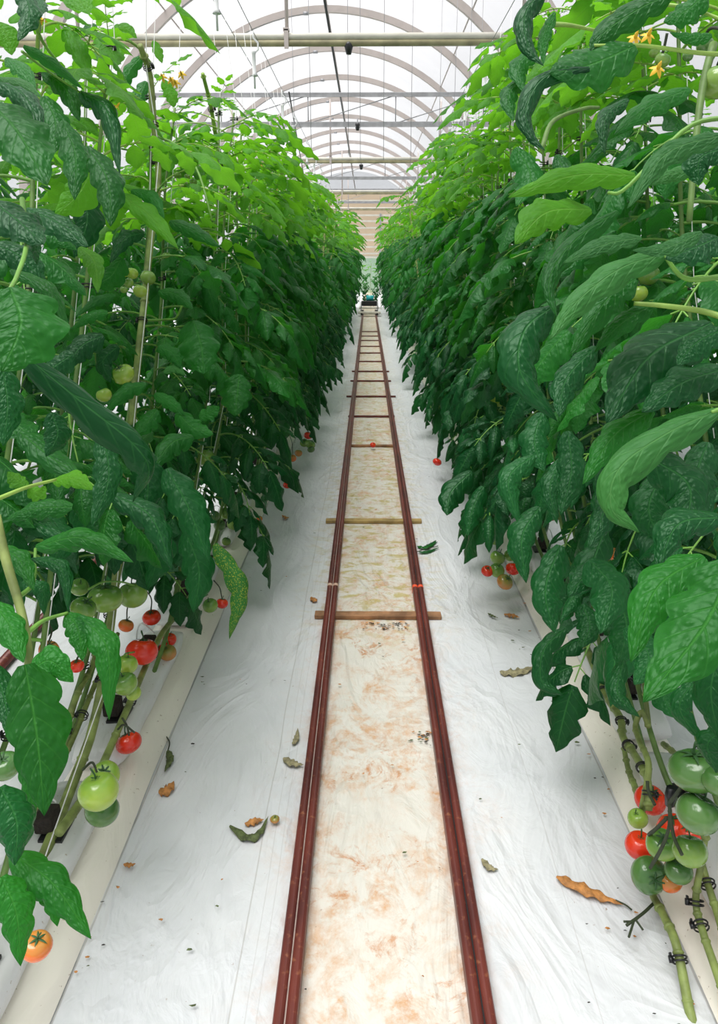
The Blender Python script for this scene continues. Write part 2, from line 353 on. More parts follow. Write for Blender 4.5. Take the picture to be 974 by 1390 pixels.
def compound(rng, L=.36, droop=1.0, size=1.0, nv=12, nu=3, rise=.45, pairs=3, small=True, curl=1.0, tube=5):
    """one tomato leaf growing along +X from the origin: stalk (slot 1), leaflets (slot 0)"""
    mb = MB(); d = V((1, rng.uniform(-.15, .15), rise)).normalized()
    rach = droop_path((0, 0, 0), d, L, 1.5 * droop, 12, V((0, rng.uniform(-.3, .3), 0)))
    mb.tube(rach, [.0042 * size * (1 - .6 * i / 12) for i in range(13)], tube, False, mi=1)
    spots = []
    for k in range(pairs):
        s = .38 + .5 * k / max(1, pairs - 1)
        for sg in (-1, 1): spots.append((s + rng.uniform(-.03, .03), sg, (.105 + .035 * math.sin(PI * (k + .6) / pairs)) * size * rng.uniform(.8, 1.15)))
    if small:
        for k in range(3): spots.append((.30 + .2 * k + rng.uniform(-.02, .02), rng.choice((-1, 1)), .04 * size * rng.uniform(.7, 1.3)))
    spots.append((1.0, 0, .155 * size * rng.uniform(.85, 1.15)))
    for s, sg, l in spots:
        i = min(11, int(s * 12)); p = rach[i].lerp(rach[i + 1], min(1.0, s * 12 - i)); tg = (rach[i + 1] - rach[i]).normalized()
        sd = tg.cross(V((0, 0, 1))).normalized() if abs(tg.z) < .98 else V((0, 1, 0))
        up = sd.cross(tg).normalized()
        dd = tg if sg == 0 else (tg * rng.uniform(.35, .7) + sd * sg * .9 + up * rng.uniform(-.1, .35)).normalized()
        pl = l * .16 if sg else .01
        st = droop_path(p, dd, pl, .1, 2)
        if sg: mb.tube(st, .0018 * size, 4, False, mi=1)
        g = rng.uniform(.7, 1.9) * droop
        pa = droop_path(st[-1], dd, l, g, nv if l > .06 * size else max(4, nv // 2))
        s2 = dd.cross(V((0, 0, 1))); nr = s2.cross(dd) if s2.length > .05 else V((1, 0, 0))
        nr = nr + s2 * rng.uniform(-.35, .35)
        blade(mb, pa, nr, l * rng.uniform(.55, .72), rng, nu, curl * rng.uniform(.4, 1.35), 0, .46, 3, .18)
    return mb
def lib(n, mats, **kw):
    return [compound(random.Random(100 + i + kw.get('seed', 0) * 50), **{k: v for k, v in kw.items() if k != 'seed'}).mesh('tomato_leaf', mats) for i in range(n)]
LIB = {
    'dark': lib(7, [M['dark'], M['stalk']], seed=1, L=.37, droop=1.15, size=1.12, nv=14, nu=4, curl=1.15),
    'mid': lib(6, [M['mid'], M['stalk']], seed=2, L=.36, droop=1.0, size=1.05, nv=14, nu=4),
    'young': lib(5, [M['young'], M['stemup']], seed=3, L=.31, droop=.75, size=.92, nv=12, nu=3, rise=.8, curl=.7),
    'tip': lib(3, [M['young'], M['stemup']], seed=4, L=.15, droop=.4, size=.42, nv=8, nu=3, rise=1.6, curl=.5),
}
def stem_path(base, top_z, sgn, rng, lean=1.55):
    """low part lies back along the row, the rest climbs to the wire"""
    x0, y0 = base; pts = []; inn = .0 if abs(x0) < .01 or y0 < 1.5 else .09 * -math.copysign(1, x0)
    for f, dy in ((0, 0), (.06, .22), (.16, .52), (.34, .80), (.60, 1.15), (.82, 1.38), (1, lean)):
        pts.append(V((x0 + inn * min(1, f * 3) + rng.uniform(-.02, .02), y0 + dy, .10 + (top_z - .10) * f)))
    return spline(pts, 28)
def at_z(path, z):
    for a, b in zip(path, path[1:]):
        if a.z <= z <= b.z: return a.lerp(b, (z - a.z) / max(1e-6, b.z - a.z))
    return path[-1]
def clip_mesh():
    mb = MB()
    for dz in (-.0045, .0045):
        ring = [V((math.cos(a) * .0165, math.sin(a) * .0165, dz + .002 * math.sin(a))) for a in [2 * PI * k / 14 for k in range(15)]]
        mb.tube(ring, .0021, 5, False)
    mb.box((.019, 0, 0), (.010, .007, .014)); mb.box((.019, .0, .010), (.004, .010, .006)); return mb.mesh('stem_clip', M['clip'])
CLIP = clip_mesh()
def put(name, me, parent, p, az=0, tilt=0, sc=1.0, roll=0):
    o = obj(name, me, parent); o.matrix_local = Matrix.Translation(p) @ Matrix.Rotation(az, 4, 'Z') @ Matrix.Rotation(tilt, 4, 'Y') @ Matrix.Rotation(roll, 4, 'X') @ Matrix.Scale(sc, 4)
    return o
def flower_mesh():
    mb = MB(); rng = random.Random(3)
    for k in range(5):
        a = 2 * PI * k / 5; d = V((math.cos(a), math.sin(a), -.1))
        blade(mb, droop_path((0, 0, 0), d, .016, .9, 5), V((0, 0, 1)), .007, rng, 2, .3, 0, 0, 1, 0)
    mb.tube([(0, 0, -.002), (0, 0, .006), (0, 0, .012)], [.003, .0028, .0008], 6); return mb.mesh('blossom', M['flower'])
FLOWER = flower_mesh()
def leaf_kind(z, top):
    d = top - z
    return 'tip' if d < .06 else 'young' if d < .55 else 'mid' if d < 1.25 else 'dark'
def proj(p):
    fw = V((math.sin(-YAW) * CT, math.cos(YAW) * CT, -ST)); rt = V((math.cos(YAW), math.sin(YAW), 0)); up = rt.cross(fw); d = p - CAM; z = d.dot(fw)
    return (487 + F * d.dot(rt) / z, 650 - F * d.dot(up) / z, z) if z > .05 else (-1e5, 0, z)
# openings in the foliage where stems and fruit stay uncovered : x0, y0, x1, y1, depth
GAPS = [(95, 775, 250, 960, 2.4), (50, 868, 130, 912, 2.3), (85, 960, 205, 1125, 1.95), (155, 355, 215, 400, 2.65), (200, 110, 214, 400, 2.75), (186, 400, 198, 520, 2.6),
        (150, 495, 186, 530, 2.6), (132, 530, 150, 545, 2.6), (265, 608, 290, 632, 3.2), (292, 700, 322, 720, 3.6), (280, 778, 325, 832, 2.9), (388, 588, 426, 612, 6.5), (386, 650, 394, 664, 5.5),
        (655, 722, 706, 800, 3.6), (785, 868, 990, 1320, 2.2), (590, 618, 598, 634, 5.8), (668, 538, 680, 550, 4.0), (300, 545, 332, 570, 3.4), (880, 60, 985, 130, 1.6), (856, 366, 892, 408, 1.5)]
def covers(p, az, L):
    d = V((math.cos(az), math.sin(az), .1))
    for s, dz in ((.35, 0), (.8, -.02), (1.1, -.10), (1.15, -.20)):
        x, y, z = proj(p + d * (L * s) + V((0, 0, dz)))
        r_ = .032 * F / max(z, .2)
        for g in GAPS:
            if z < g[4] and g[0] - r_ < x < g[2] + r_ and g[1] - r_ < y < g[3] + r_: return True
    return False
def near_plant(sgn, y0, rng, label, top=2.32, zlow=.62, nl=21, x0=.86, group=None, cull=None):
    t = tag(obj('tomato_plant', None, None, (sgn * x0, y0, .1)), label, 'tomato plant', group)
    path = [p - t.location for p in stem_path((sgn * x0, y0), top, sgn, rng)]
    mb = MB(); n = len(path); mb.tube(path, [.009 - .004 * i / n for i in range(n)], 8); obj('main_stem', mb.mesh('main_stem', M['stem2']), t)
    W = [p + t.location for p in path]; az = rng.random() * 6
    for i in range(nl):
        f = i / (nl - 1); z = zlow + (top - .02 - zlow) * f; p = at_z(W, z); az += 2.4
        a = az
        if abs(math.cos(a)) < .45 and rng.random() < .5: a += 1.0
        kd = leaf_kind(z, top)
        sc = rng.uniform(.85, 1.15)
        q = p - t.location
        if covers(p, a, sc * (.30 if kd != 'tip' else .12)): continue
        put('leaf', rng.choice(LIB[kd]), t, q, a, rng.uniform(-.15, .2), sc, rng.uniform(-.3, .3))
    for z in (.35, .95, 1.5, 2.0, top - .03): put('stem_clip', CLIP, t, at_z(W, z) - t.location, rng.random() * 6)
    for k in range(2): put('blossom', FLOWER, t, at_z(W, top - .12 - .08 * k) - t.location + V((rng.uniform(-.06, .06), rng.uniform(-.06, .06), .0)), 0, rng.uniform(-1, 1))
    return t, W
# far plants : stem and one foliage part each
def far_foliage(seed, kind_z):
    rng = random.Random(seed); mb = MB(); az = rng.random() * 6; top = 2.50
    path = stem_path((0, 0), top, 1, rng); zs = [.52 + (top - .52) * i / 25 for i in range(26)]
    slot = {'dark': 0, 'mid': 1, 'young': 2, 'tip': 2}
    for i, z in enumerate(zs):
        p = at_z(path, z); az += 2.4; kd = leaf_kind(z, top)
        a = az
        if abs(math.cos(a)) < .45: a += .9
        kw = dict(dark=dict(L=.40, droop=1.15, size=1.3), mid=dict(L=.38, droop=1.0, size=1.25), young=dict(L=.33, droop=.75, size=1.0, rise=.8), tip=dict(L=.15, droop=.4, size=.45, rise=1.6))[kd]
        c = compound(rng, nv=6, nu=2, small=False, tube=3, **kw)
        c.mi = [3 if m else slot[kd] for m in c.mi]
        mb.merge(c, Matrix.Translation(p) @ Matrix.Rotation(a, 4, 'Z') @ Matrix.Scale(rng.uniform(.9, 1.15), 4))
    return mb, path
FAR = []
FARMB = []
for s in range(6):
    mb, path = far_foliage(900 + s, 0); st = MB(); st.tube(path[::3] + [path[-1]], .009, 5)
    FARMB.append(mb)
    FAR.append((mb.mesh('far_foliage', [M['dark'], M['mid'], M['young'], M['stalk']]), st.mesh('far_stem', M['stem'])))

# ------------------------------------------------------------------ setting
def floor():
    mb = MB(); xs = [-9, -5, -3, -2.4] + [-2.0 + i * .05 for i in range(81)] + [2.4, 3, 5, 9]
    ys = [-1.0 + .06 * i for i in range(130)] + [6.9 + 1.2 * i for i in range(33)]
    vs = []
    for y in ys:
        for x in xs:
            z = 0
            if abs(x) < .72 and y < 6.9:
                z = .010 * noise.noise(V((x * 4, y * 1.6, 3))) + .005 * noise.noise(V((x * 11, y * 5, 9)))
                z *= min(1, max(0, (abs(x) - .22) / .12)); z = z + .0 
            vs.append((x, y, z))
    n = len(xs); mb.add(vs, [(j * n + i, j * n + i + 1, (j + 1) * n + i + 1, (j + 1) * n + i) for j in range(len(ys) - 1) for i in range(n - 1)])
    tag(obj('floor', mb.mesh('floor', M['floor'])), 'white woven ground cover with rust stains', kind='structure')
floor()
AX, RR, CZ = -.85, 4.0, 2.30
def arc(r, y, a0=-8, a1=188, n=56):
    return [V((AX + r * math.cos(math.radians(a0 + (a1 - a0) * i / n)), y, CZ + r * math.sin(math.radians(a0 + (a1 - a0) * i / n)))) for i in range(n + 1)]
mb = MB(); ys = [-2 + 2.2 * i for i in range(21)]; rows = [arc(RR + .05 + .012 * (j % 2), y) for j, y in enumerate(ys)]; n = len(rows[0])
mb.add([p for r in rows for p in r], [(j * n + i, j * n + i + 1, (j + 1) * n + i + 1, (j + 1) * n + i) for j in range(len(ys) - 1) for i in range(n - 1)])
tag(obj('ceiling', mb.mesh('ceiling', M['roof'])), 'white translucent film stretched over the roof arches', kind='structure')
for nm, sx in (('wall_left', -1), ('wall_right', 1)):
    mb = MB(); x = AX + sx * 4.02; y = [-2, 42.2]
    mb.add([(x, -2, 0), (x, 42, 0), (x, 42, 1.76), (x, -2, 1.76)], [(0, 1, 2, 3)]); tag(obj(nm, mb.mesh(nm, M['sidefilm'])), 'pale film side wall', kind='structure')
# back gable
YB = 42.0
mb = MB(); mb.box((AX, YB, .98), (8.0, .04, 1.96)); o = tag(obj('wall_back', mb.mesh('wall_back', M['greenglaze'], False)), 'hazy end wall of the greenhouse', kind='structure')
mb = MB(); mb.box((AX, YB, 3.62), (7.8, .05, 3.3)); obj('shade_panel', mb.mesh('shade_panel', M['beige'], False), o)
mb = MB(); a = [p for p in arc(3.99, YB) if p.z > 5.25]; mb.add(a, [tuple(range(len(a)))]); obj('gable_film', mb.mesh('gable_film', M['roof'], False), o)
for z in (5.28, 4.85, 4.45, 4.1, 3.8, 3.45, 3.1, 2.8, 2.45, 2.1, 1.9):
    mb = MB(); mb.box((AX, YB - .08, z), (7.8, .08, .09)); obj('girt', mb.mesh('girt', M['beam'], False), o)
for x in (AX - 2.4, .62, AX + 3.4):
    mb = MB(); mb.box((x, YB - .15, 2.1), (.10, .08, 4.2)); obj('mullion', mb.mesh('mullion', M['steel'], False), o)
# arches
ya = [10.6, 13.2] + [15.8 + 2.62 * i for i in range(10)]
for i, y in enumerate(ya):
    mb = MB(); A = arc(RR, y, n=64)
    prev = None
    vs = []
    for p in A:
        rad = (p - V((AX, y, CZ))).normalized()
        for dr, dy in ((-.08, -.04), (.0, -.04), (.0, .04), (-.08, .04)): vs.append(p + rad * dr * 1.5 + V((0, dy, 0)))
    m = len(A); mb.add(vs, [(4 * a + k, 4 * a + (k + 1) % 4, 4 * a + 4 + (k + 1) % 4, 4 * a + 4 + k) for a in range(m - 1) for k in range(4)])
    o = tag(obj('ceiling_arch', mb.mesh('ceiling_arch', M['arch'], False)), 'curved roof arch carrying the film', kind='structure', group='roof arches')
    mb = MB(); s = [p for p in arc(RR - .115, y - .02, 96, 128, 14)]; mb.tube(s, .016, 6); mb.box(s[0], (.10, .06, .05)); obj('vent_rod', mb.mesh('vent_rod', M['steel']), o)
# purlins along the roof
for k, ang in enumerate((52, 90, 128)):
    p = arc(RR - .0, 0, ang, ang + 1, 1)[0]; mb = MB(); mb.tube([(p.x, 6, p.z), (p.x, 41.9, p.z)], .014, 6)
    tag(obj('ceiling_purlin', mb.mesh('ceiling_purlin', M['arch'])), 'thin roof purlin running down the greenhouse', kind='structure')
X0, X1 = AX - 3.95, AX + 3.95
def cross_beam(y, z, label, post=True):
    t = tag(obj('cross_beam', None, None, (AX, y, z)), label, 'beam', 'cream cross beams')
    mb = MB(); mb.tube([(X0 - AX, 0, .035), (X1 - AX, 0, .035)], .040, 12); obj('upper_pipe', mb.mesh('upper_pipe', M['beam']), t)
    mb = MB(); mb.tube([(X0 - AX, -.01, -.035), (X1 - AX, -.01, -.035)], .036, 12); obj('lower_pipe', mb.mesh('lower_pipe', M['olive']), t)
    for x in (-.15, 2.6, -2.6):
        mb = MB(); mb.box((x, -.05, 0), (.05, .02, .20)); mb.box((x, -.02, .10), (.07, .08, .03)); obj('bracket', mb.mesh('bracket', M['arch'], False), t)
        mb = MB(); mb.tube([(x, .05, .06), (x, .05, 1.0 + .4)], .022, 8); obj('roof_post', mb.mesh('roof_post', M['arch']), t)
for y, lb in ((9.5, 'thick double pipe beam crossing the roof nearest the camera'), (19.7, 'thick pale beam crossing behind the open truss'), (28.2, 'pale beam crossing just before the beige end wall'), (36.5, 'thin looking pale beam crossing in front of the end wall')):
    cross_beam(y, 4.06, lb)
def truss(y, label, zb=4.06, h=.50):
    t = tag(obj('roof_truss', None, None, (AX, y, zb)), label, 'truss', 'open roof trusses')
    for nm, z, th in (('top_chord', h, .07), ('bottom_chord', 0, .085)):
        mb = MB(); mb.box((0, 0, z), (X1 - X0, .06, th)); mb.box((0, -.028, z - th * .5), (X1 - X0, .012, .02)); o = obj(nm, mb.mesh(nm, M['steel'], False), t); bevel(o, .006)
    x = -3.58
    while x < 3.9:
        mb = MB(); mb.tube([(x, 0, 0), (x, 0, h)], .011, 6); obj('strut', mb.mesh('strut', M['steel']), t)
        if x + 1.6 < 3.9:
            mb = MB(); mb.tube([(x + .04, .01, .03), (x + 1.56, .01, h - .03)], .009, 6); obj('brace', mb.mesh('brace', M['steel']), t)
        x += 1.63
for y, lb in ((14.8, 'open steel truss with diagonal braces, nearest of its kind'), (23.6, 'second open steel truss down the greenhouse roof'), (32.6, 'third open steel truss, in front of the beige wall')):
    truss(y, lb)
mb = MB(); mb.tube([(-.66, 4, 5.08), (-.66, 20, 5.06), (-.70, 41.5, 5.1)], .020, 8)
tag(obj('cable_conduit', mb.mesh('cable_conduit', M['black'])), 'long black conduit running down the roof above the beams', 'conduit')
a, b = pxX(392, 125, -1.35), pxX(417, 262, -1.9)
mb = MB(); mb.tube(spline([a, (a + b) / 2 + V((0, 0, -.05)), b], 12), .012, 6); tag(obj('hanging_cable', mb.mesh('hanging_cable', M['black'])), 'thin black cable slanting down beside the left row', 'cable')
for i, (x, y, yy, lb) in enumerate(((473, 62, 9.5, 'small black nozzle under the nearest thick beam'), (485, 170, 14.8, 'small black nozzle under the nearest truss'), (490, 225, 19.7, 'tiny black nozzle under the second thick beam'))):
    d = px(x, y, 1) - CAM; p = CAM + d * (yy / d.y)
    t = tag(obj('misting_nozzle', None, None, p), lb, 'nozzle', 'misting nozzles')
    mb = MB(); mb.tube([(0, 0, .03), (0, 0, .0), (0, 0, -.09)], [.05, .055, .03], 10); obj('nozzle_body', mb.mesh('nozzle_body', M['black']), t)
    mb = MB(); mb.tube([(0, 0, .03), (0, 0, .12)], .012, 6); obj('nozzle_stem', mb.mesh('nozzle_stem', M['steel']), t)
# drop wires
for i, (x, y0, yy) in enumerate(((418, 12, 10.5), (471, 12, 10.5), (488, 12, 11), (521, 12, 11), (560, 12, 12), (620, 20, 12), (640, 10, 11), (655, 15, 12.5), (395, 12, 12), (600, 5, 13))):
    d = px(x, y0, 1) - CAM; p = CAM + d * (yy / d.y); p2 = V((p.x, p.y, 4.1)); top = CZ + math.sqrt(max(.1, RR ** 2 - (p.x - AX) ** 2))
    mb = MB(); mb.tube([(p.x, p.y, top), (p.x + .01, p.y, 2.95)], .0035, 4)
    tag(obj('drop_wire', mb.mesh('drop_wire', M['steel'])), 'thin vertical wire hanging from the roof arches', 'wire', 'vertical roof wires')
# crop wires with bobbins
for sx, nm in ((-1, 'left'), (1, 'right')):
    for dx in (.80, .94):
        mb = MB(); mb.tube([(sx * dx, .2, 3.02), (sx * dx, 26, 3.02)], .0025, 5)
        tag(obj('crop_wire', mb.mesh('crop_wire', M['steel'])), f'taut {"inner" if dx < .9 else "outer"} support wire above the {nm} row of plants', 'wire')
def bobbin_mesh():
    mb = MB(); mb.tube([(0, 0, 0), (0, 0, -.04), (.03, 0, -.07), (.03, 0, -.11), (0, 0, -.13), (0, 0, -.34)], .006, 5)
    b = MB(); b.tube([(0, 0, -.12), (0, 0, -.135), (0, 0, -.25), (0, 0, -.265)], [.022, .012, .012, .022], 10); return mb.mesh('bobbin_hook', M['white']), b.mesh('bobbin_spool', M['white'])
HK, SPL = bobbin_mesh()
for sx in (-1, 1):
    for i in range(16):
        y = 4.2 + 1.35 * i + R.uniform(-.3, .3)
        t = tag(obj('string_bobbin', None, None, (sx * .80, y, 3.02)), f'white string hook hanging from the wire over the {"left" if sx < 0 else "right"} row', 'string hook', f'string hooks over the {"left" if sx < 0 else "right"} row')
        obj('hook', HK, t); obj('spool', SPL, t)

# beds
def bed(sx):
    prof = [(.715, .004), (.735, .035), (.765, .052), (.80, .060), (.86, .062), (.93, .058), (.965, .03), (.985, .004)]
    mb = MB(); jig = lambda q, k: V((.010 * noise.noise(V((q.y * 2.3, k * .9, sx * 5))), 0, .012 * noise.noise(V((q.y * 3.1, k * .8, sx * 9 + 4)))))
    mb.extrude([(sx * x, z) for x, z in prof], .3, 26, False, 320, jig=jig)
    # refine
    t = tag(obj('plant_bed', mb.mesh('plant_bed', M['bedfilm'])), f'raised bed under cream white film below the {"left" if sx < 0 else "right"} plant row', 'plant bed')
    m = t.modifiers.new('s', 'SUBSURF'); m.levels = 1; m.render_levels = 1
bed(-1); bed(1)
def grow_bag(sx, y, label):
    t = tag(obj('grow_bag', None, None, (sx * .87, y, .055)), label, 'grow bag', f'white grow bags on the {"left" if sx < 0 else "right"} bed')
    L, W, H = .40, .085, .085; mb = MB(); ny = 22
    vs = []; nk = 20
    for j in range(ny + 1):
        yy = -L + 2 * L * j / ny; e = min(1, (1 - abs(yy) / L) * 5 + .12) ** .5
        for k in range(nk):
            a = 2 * PI * k / nk; cx = abs(math.cos(a)) ** .5 * math.copysign(1, math.cos(a)); cz = abs(math.sin(a)) ** .6 * math.copysign(1, math.sin(a))
            w = .006 * noise.noise(V((cx * 2, yy * 9, sx * 3 + y)))
            vs.append((cx * W * (.8 + .2 * e) + w, yy, H * .5 + cz * H * .5 * e + w))
    mb.add(vs, [(j * nk + k, j * nk + (k + 1) % nk, (j + 1) * nk + (k + 1) % nk, (j + 1) * nk + k) for j in range(ny) for k in range(nk)] + [tuple(range(nk))[::-1], tuple(range(ny * nk, ny * nk + nk))])
    obj('bag_skin', mb.mesh('bag_skin', M['bagfilm']), t)
    for dy in (-.22, .18):
        mb = MB(); mb.box((-sx * .02, dy, .086), (.062, .085, .008)); obj('cut_opening', mb.mesh('cut_opening', M['black'], False), t)
        mb = MB(); mb.box((-sx * .0, dy, .12), (.05, .06, .05)); o = obj('rooting_cube', mb.mesh('rooting_cube', M['soil'], False), t); bevel(o, .006)
        mb = MB(); mb.tube(spline([(sx * .0 + .02, dy + .02, .155), (.03 * sx, dy + .03, .19), (sx * .06, dy + .05, .13), (sx * .075, dy + .09, .03)], 10), .0028, 5); obj('drip_tube', mb.mesh('drip_tube', M['white']), t)
ordn = ['first', 'second', 'third', 'fourth', 'fifth', 'sixth', 'seventh', 'eighth', 'ninth', 'tenth', 'eleventh', 'twelfth', 'thirteenth', 'fourteenth', 'fifteenth', 'sixteenth', 'seventeenth', 'eighteenth', 'nineteenth', 'twentieth']
for sx in (-1, 1):
    for i in range(6):
        grow_bag(sx, 1.35 + .9 * i + (.15 if sx > 0 else 0), f'white plastic grow bag with dark openings, {ordn[i]} along the {"left" if sx < 0 else "right"} bed')

# ------------------------------------------------------------------ track
GX = .21
def rail(x, name_lab, y1=22.6):
    t = tag(obj('track_rail', None, None, (x, 0, 0)), name_lab, 'rail')
    # two rounded shoulders with a channel between them
    prof = []
    for cx in (-.0135, .0135):
        for k in range(9):
            a = PI - PI * k / 8; prof.append((cx + .0125 * math.cos(a), .030 + .0125 * math.sin(a) * .75))
    prof = [(-.026, .004)] + prof + [(.026, .004)]
    mb = MB(); mb.extrude(prof, .25, y1, True, 1); obj('rail_body', mb.mesh('rail_body', M['rail']), t).data.shade_auto_smooth = None if False else None
    mb = MB(); mb.box((.0, (y1 + .25) / 2, .0305), (.0042, y1 - .25, .002)); obj('worn_strip', mb.mesh('worn_strip', M['worn' if x < 0 else 'black'], False), t)
    return t
def safe_rail(x, lab, y1=22.6):
    t = tag(obj('track_rail', None, None, (x, 0, 0)), lab, 'rail')
    prof = [(-.026, .004)]
    for cx in (-.0135, .0135):
        for k in range(9):
            a = PI - PI * k / 8; prof.append((cx + .0125 * math.cos(a), .032 + .0125 * math.sin(a) * .7))
    prof.append((.026, .004))
    mb = MB(); mb.extrude(prof, .25, y1, True, 1); obj('rail_body', mb.mesh('rail_body', M['rail'], False), t)
    mb = MB(); mb.box((0, (y1 + .25) / 2, .0325), (.0040 if x < 0 else .003, y1 - .25, .0024)); obj('worn_strip' if x < 0 else 'dark_groove', mb.mesh('strip', M['worn'] if x < 0 else M['black'], False), t)
    return t, prof
rl, prof = safe_rail(-GX, 'reddish brown rail on the left side of the track, pale worn line on top')
rr, prof = safe_rail(GX, 'reddish brown rail on the right side of the track, dark groove on top')
for t, x, y, m, nm in ((rl, -GX, 453, 'weld', 'weld_ring'), (rr, GX, 571, 'redpaint', 'painted_band')):
    p = pxZ(y, 795 if x > 0 else 793, .04); mb = MB(); mb.extrude([(a * 1.04, b * 1.03) for a, b in prof], p.y - .012, p.y + .012, True, 1); obj(nm, mb.mesh(nm, M[m], False), t)
# rail of the next aisle seen under the left plants
mb = MB(); pr = [(.022 * math.cos(2 * PI * k / 16), .026 + .022 * math.sin(2 * PI * k / 16)) for k in range(16)]
for xx, lb in ((-1.50, 'reddish rail of the next aisle, seen below the left plants'),):
    mb = MB(); mb.extrude([(xx + a, b) for a, b in pr], 1.6, 9, True, 1); tag(obj('track_rail', mb.mesh('track_rail', M['rail'])), lb, 'rail')
tys = [835, 707, 605, 565, 538, 517, 504, 490.5, 479, 470, 462, 456, 450]
tl = ['nearest wooden tie across the track, orange brown with dark litter before it', 'yellowish wooden tie across the track, second from the camera', 'tie across the track with a small red tomato on it']
for i, yy in enumerate(tys):
    p = pxZ(505, yy, .012); w = .05 if i < 2 else .035
    L = (.29, .30, .235, .245, .30, .28, .28, .24, .24, .24, .24, .24, .24)[i]
    mb = MB(); vs = []; n = 12; rg = random.Random(i)
    # rough board cross-tie
    for k in range(n + 1):
        x = -L + 2 * L * k / n; j = rg.uniform(-.003, .003)
        for dy, dz in ((-w / 2, .002), (-w / 2, .021), (w / 2, .021), (w / 2, .002)): vs.append((x, dy + j, dz))
    mb.add(vs, [(4 * a + k, 4 * a + 4 + k, 4 * a + 4 + (k + 1) % 4, 4 * a + (k + 1) % 4) for a in range(n) for k in range(4)] + [(0, 1, 2, 3), (4 * n + 3, 4 * n + 2, 4 * n + 1, 4 * n)])
    lab = tl[i] if i < 3 else f'{ordn[i]} tie across the track counted from the camera'
    o = tag(obj('track_tie', mb.mesh('track_tie', M['tie2'] if i == 1 else M['tie'] if i < 3 else M['rail'], False), None, (0.0 + (.01 if i == 0 else 0), p.y, 0)), lab, 'track tie', 'cross ties of the track')
    bevel(o, .003)

# trolley at the far end of the track
tr = tag(obj('harvest_trolley', None, None, (0, 22.8, .04)), 'low pipe rail trolley with whitewashed decks and teal drum at the track end', 'trolley')
for y, z, w in ((0, .07, .70), (.95, .16, .62)):
    mb = MB(); mb.box((0, y, z), (w, .40, .05)); o = obj('deck_board', mb.mesh('deck_board', M['board'], False), tr); bevel(o, .01)
for sx in (-1, 1):
    mb = MB(); mb.box((sx * .24, .55, .035), (.05, 1.5, .06)); obj('chassis_beam', mb.mesh('chassis_beam', M['black'], False), tr)
    for y in (-.02, 1.1):
        mb = MB(); mb.tube([(sx * GX - .03, y, .04), (sx * GX + .03, y, .04)], .05, 14); obj('wheel', mb.mesh('wheel', M['steel']), tr)
    mb = MB(); mb.tube([(sx * .26, .55, .07), (sx * .26, .55, .34), (sx * .26, 1.2, .34)], .018, 8); obj('frame_tube', mb.mesh('frame_tube', M['steel']), tr)
mb = MB(); mb.box((0, 1.3, .28), (.5, .3, .16)); o = obj('battery_box', mb.mesh('battery_box', M['black'], False), tr); bevel(o, .02)
mb = MB(); mb.tube([(-.10, 1.28, .45), (-.09, 1.28, .45), (.13, 1.28, .45), (.14, 1.28, .45)], [.06, .085, .085, .06], 16); obj('teal_drum', mb.mesh('teal_drum', M['teal']), tr)

# ------------------------------------------------------------------ plants
STR = []
def string_for(W, label, group):
    p = at_z(W, .9); mb = MB(); top = W[-1]
    pts = [at_z(W, .35) + V((.018, -.01, 0)), at_z(W, .95) + V((.018, -.012, 0)), at_z(W, 1.5) + V((.016, -.012, 0)), top + V((.014, -.01, 0)), V((math.copysign(.80, top.x), top.y + .05, 3.02))]
    mb.tube(pts, .0014, 4); tag(obj('support_twine', mb.mesh('support_twine', M['twine'])), label, 'twine', group)
def name_plant(side, i, y):
    return f'bushy tomato plant, {ordn[i]} behind the large leaved plant at the {side} edge'
for side, sx in (('left', -1), ('right', 1)):
    y = .55; i = 0
    while y < 6.2:
        rng = random.Random(int(y * 1000) + (5 if sx > 0 else 0))
        yy = y
        t, W = near_plant(sx, yy, rng, name_plant(side, i, yy), top=(2.28 if sx < 0 else 2.52) + rng.uniform(-.08, .08), x0=(.97 if sx < 0 and 1.1 < yy < 2.0 else .84) + rng.uniform(-.03, .03), nl=36, zlow=.52, group=f'tomato plants of the {side} row')
        string_for(W, f'thin white twine holding up the {ordn[i]} plant of the {side} row', f'support twines of the {side} row')
        y += .34; i += 1
    base_far = y
    while y < 25.5:
        rng = random.Random(int(y * 777) + (5 if sx > 0 else 0)); fo, st = FAR[rng.randrange(6)]
        t = tag(obj('tomato_plant', None, None, (sx * (.84 + .16 * min(1, (y - 6) / 10)), y, 0)), f'leafy tomato plant in the far stretch of the {side} row', 'tomato plant', f'distant tomato plants of the {side} row')
        a = obj('foliage', fo, t); b = obj('main_stem', st, t)
        mir = rng.choice((-1, 1)); s = rng.uniform(.95, 1.05) * (.93 if sx < 0 else 1)
        for q in (a, b): q.scale = (mir, 1, s)
        t.rotation_euler.z = rng.uniform(-.35, .35)
        y += .37
# next rows, seen only through gaps: one uncountable mass each side
for sx in (-1, 1):
    mb = MB(); rng = random.Random(44 + sx)
    for k in range(20):
        kk = rng.randrange(6); mb.merge(FARMB[kk], Matrix.Translation((sx * 2.5, .2 + k * .42, 0)) @ Matrix.Scale(rng.uniform(.95, 1.1), 4)); mb.tube([(sx * 2.5, .2 + k * .42, 0), (sx * 2.5, .7 + k * .42, .4), (sx * 2.5, 1.2 + k * .42, 1.4)], .01, 5, mi=3)
    tag(obj('neighbouring_foliage', mb.mesh('neighbouring_foliage', [M['dark'], M['mid'], M['young'], M['stalk']])), 'tomato foliage of the next row behind the ' + ('left' if sx < 0 else 'right') + ' plants', 'foliage', kind='stuff')
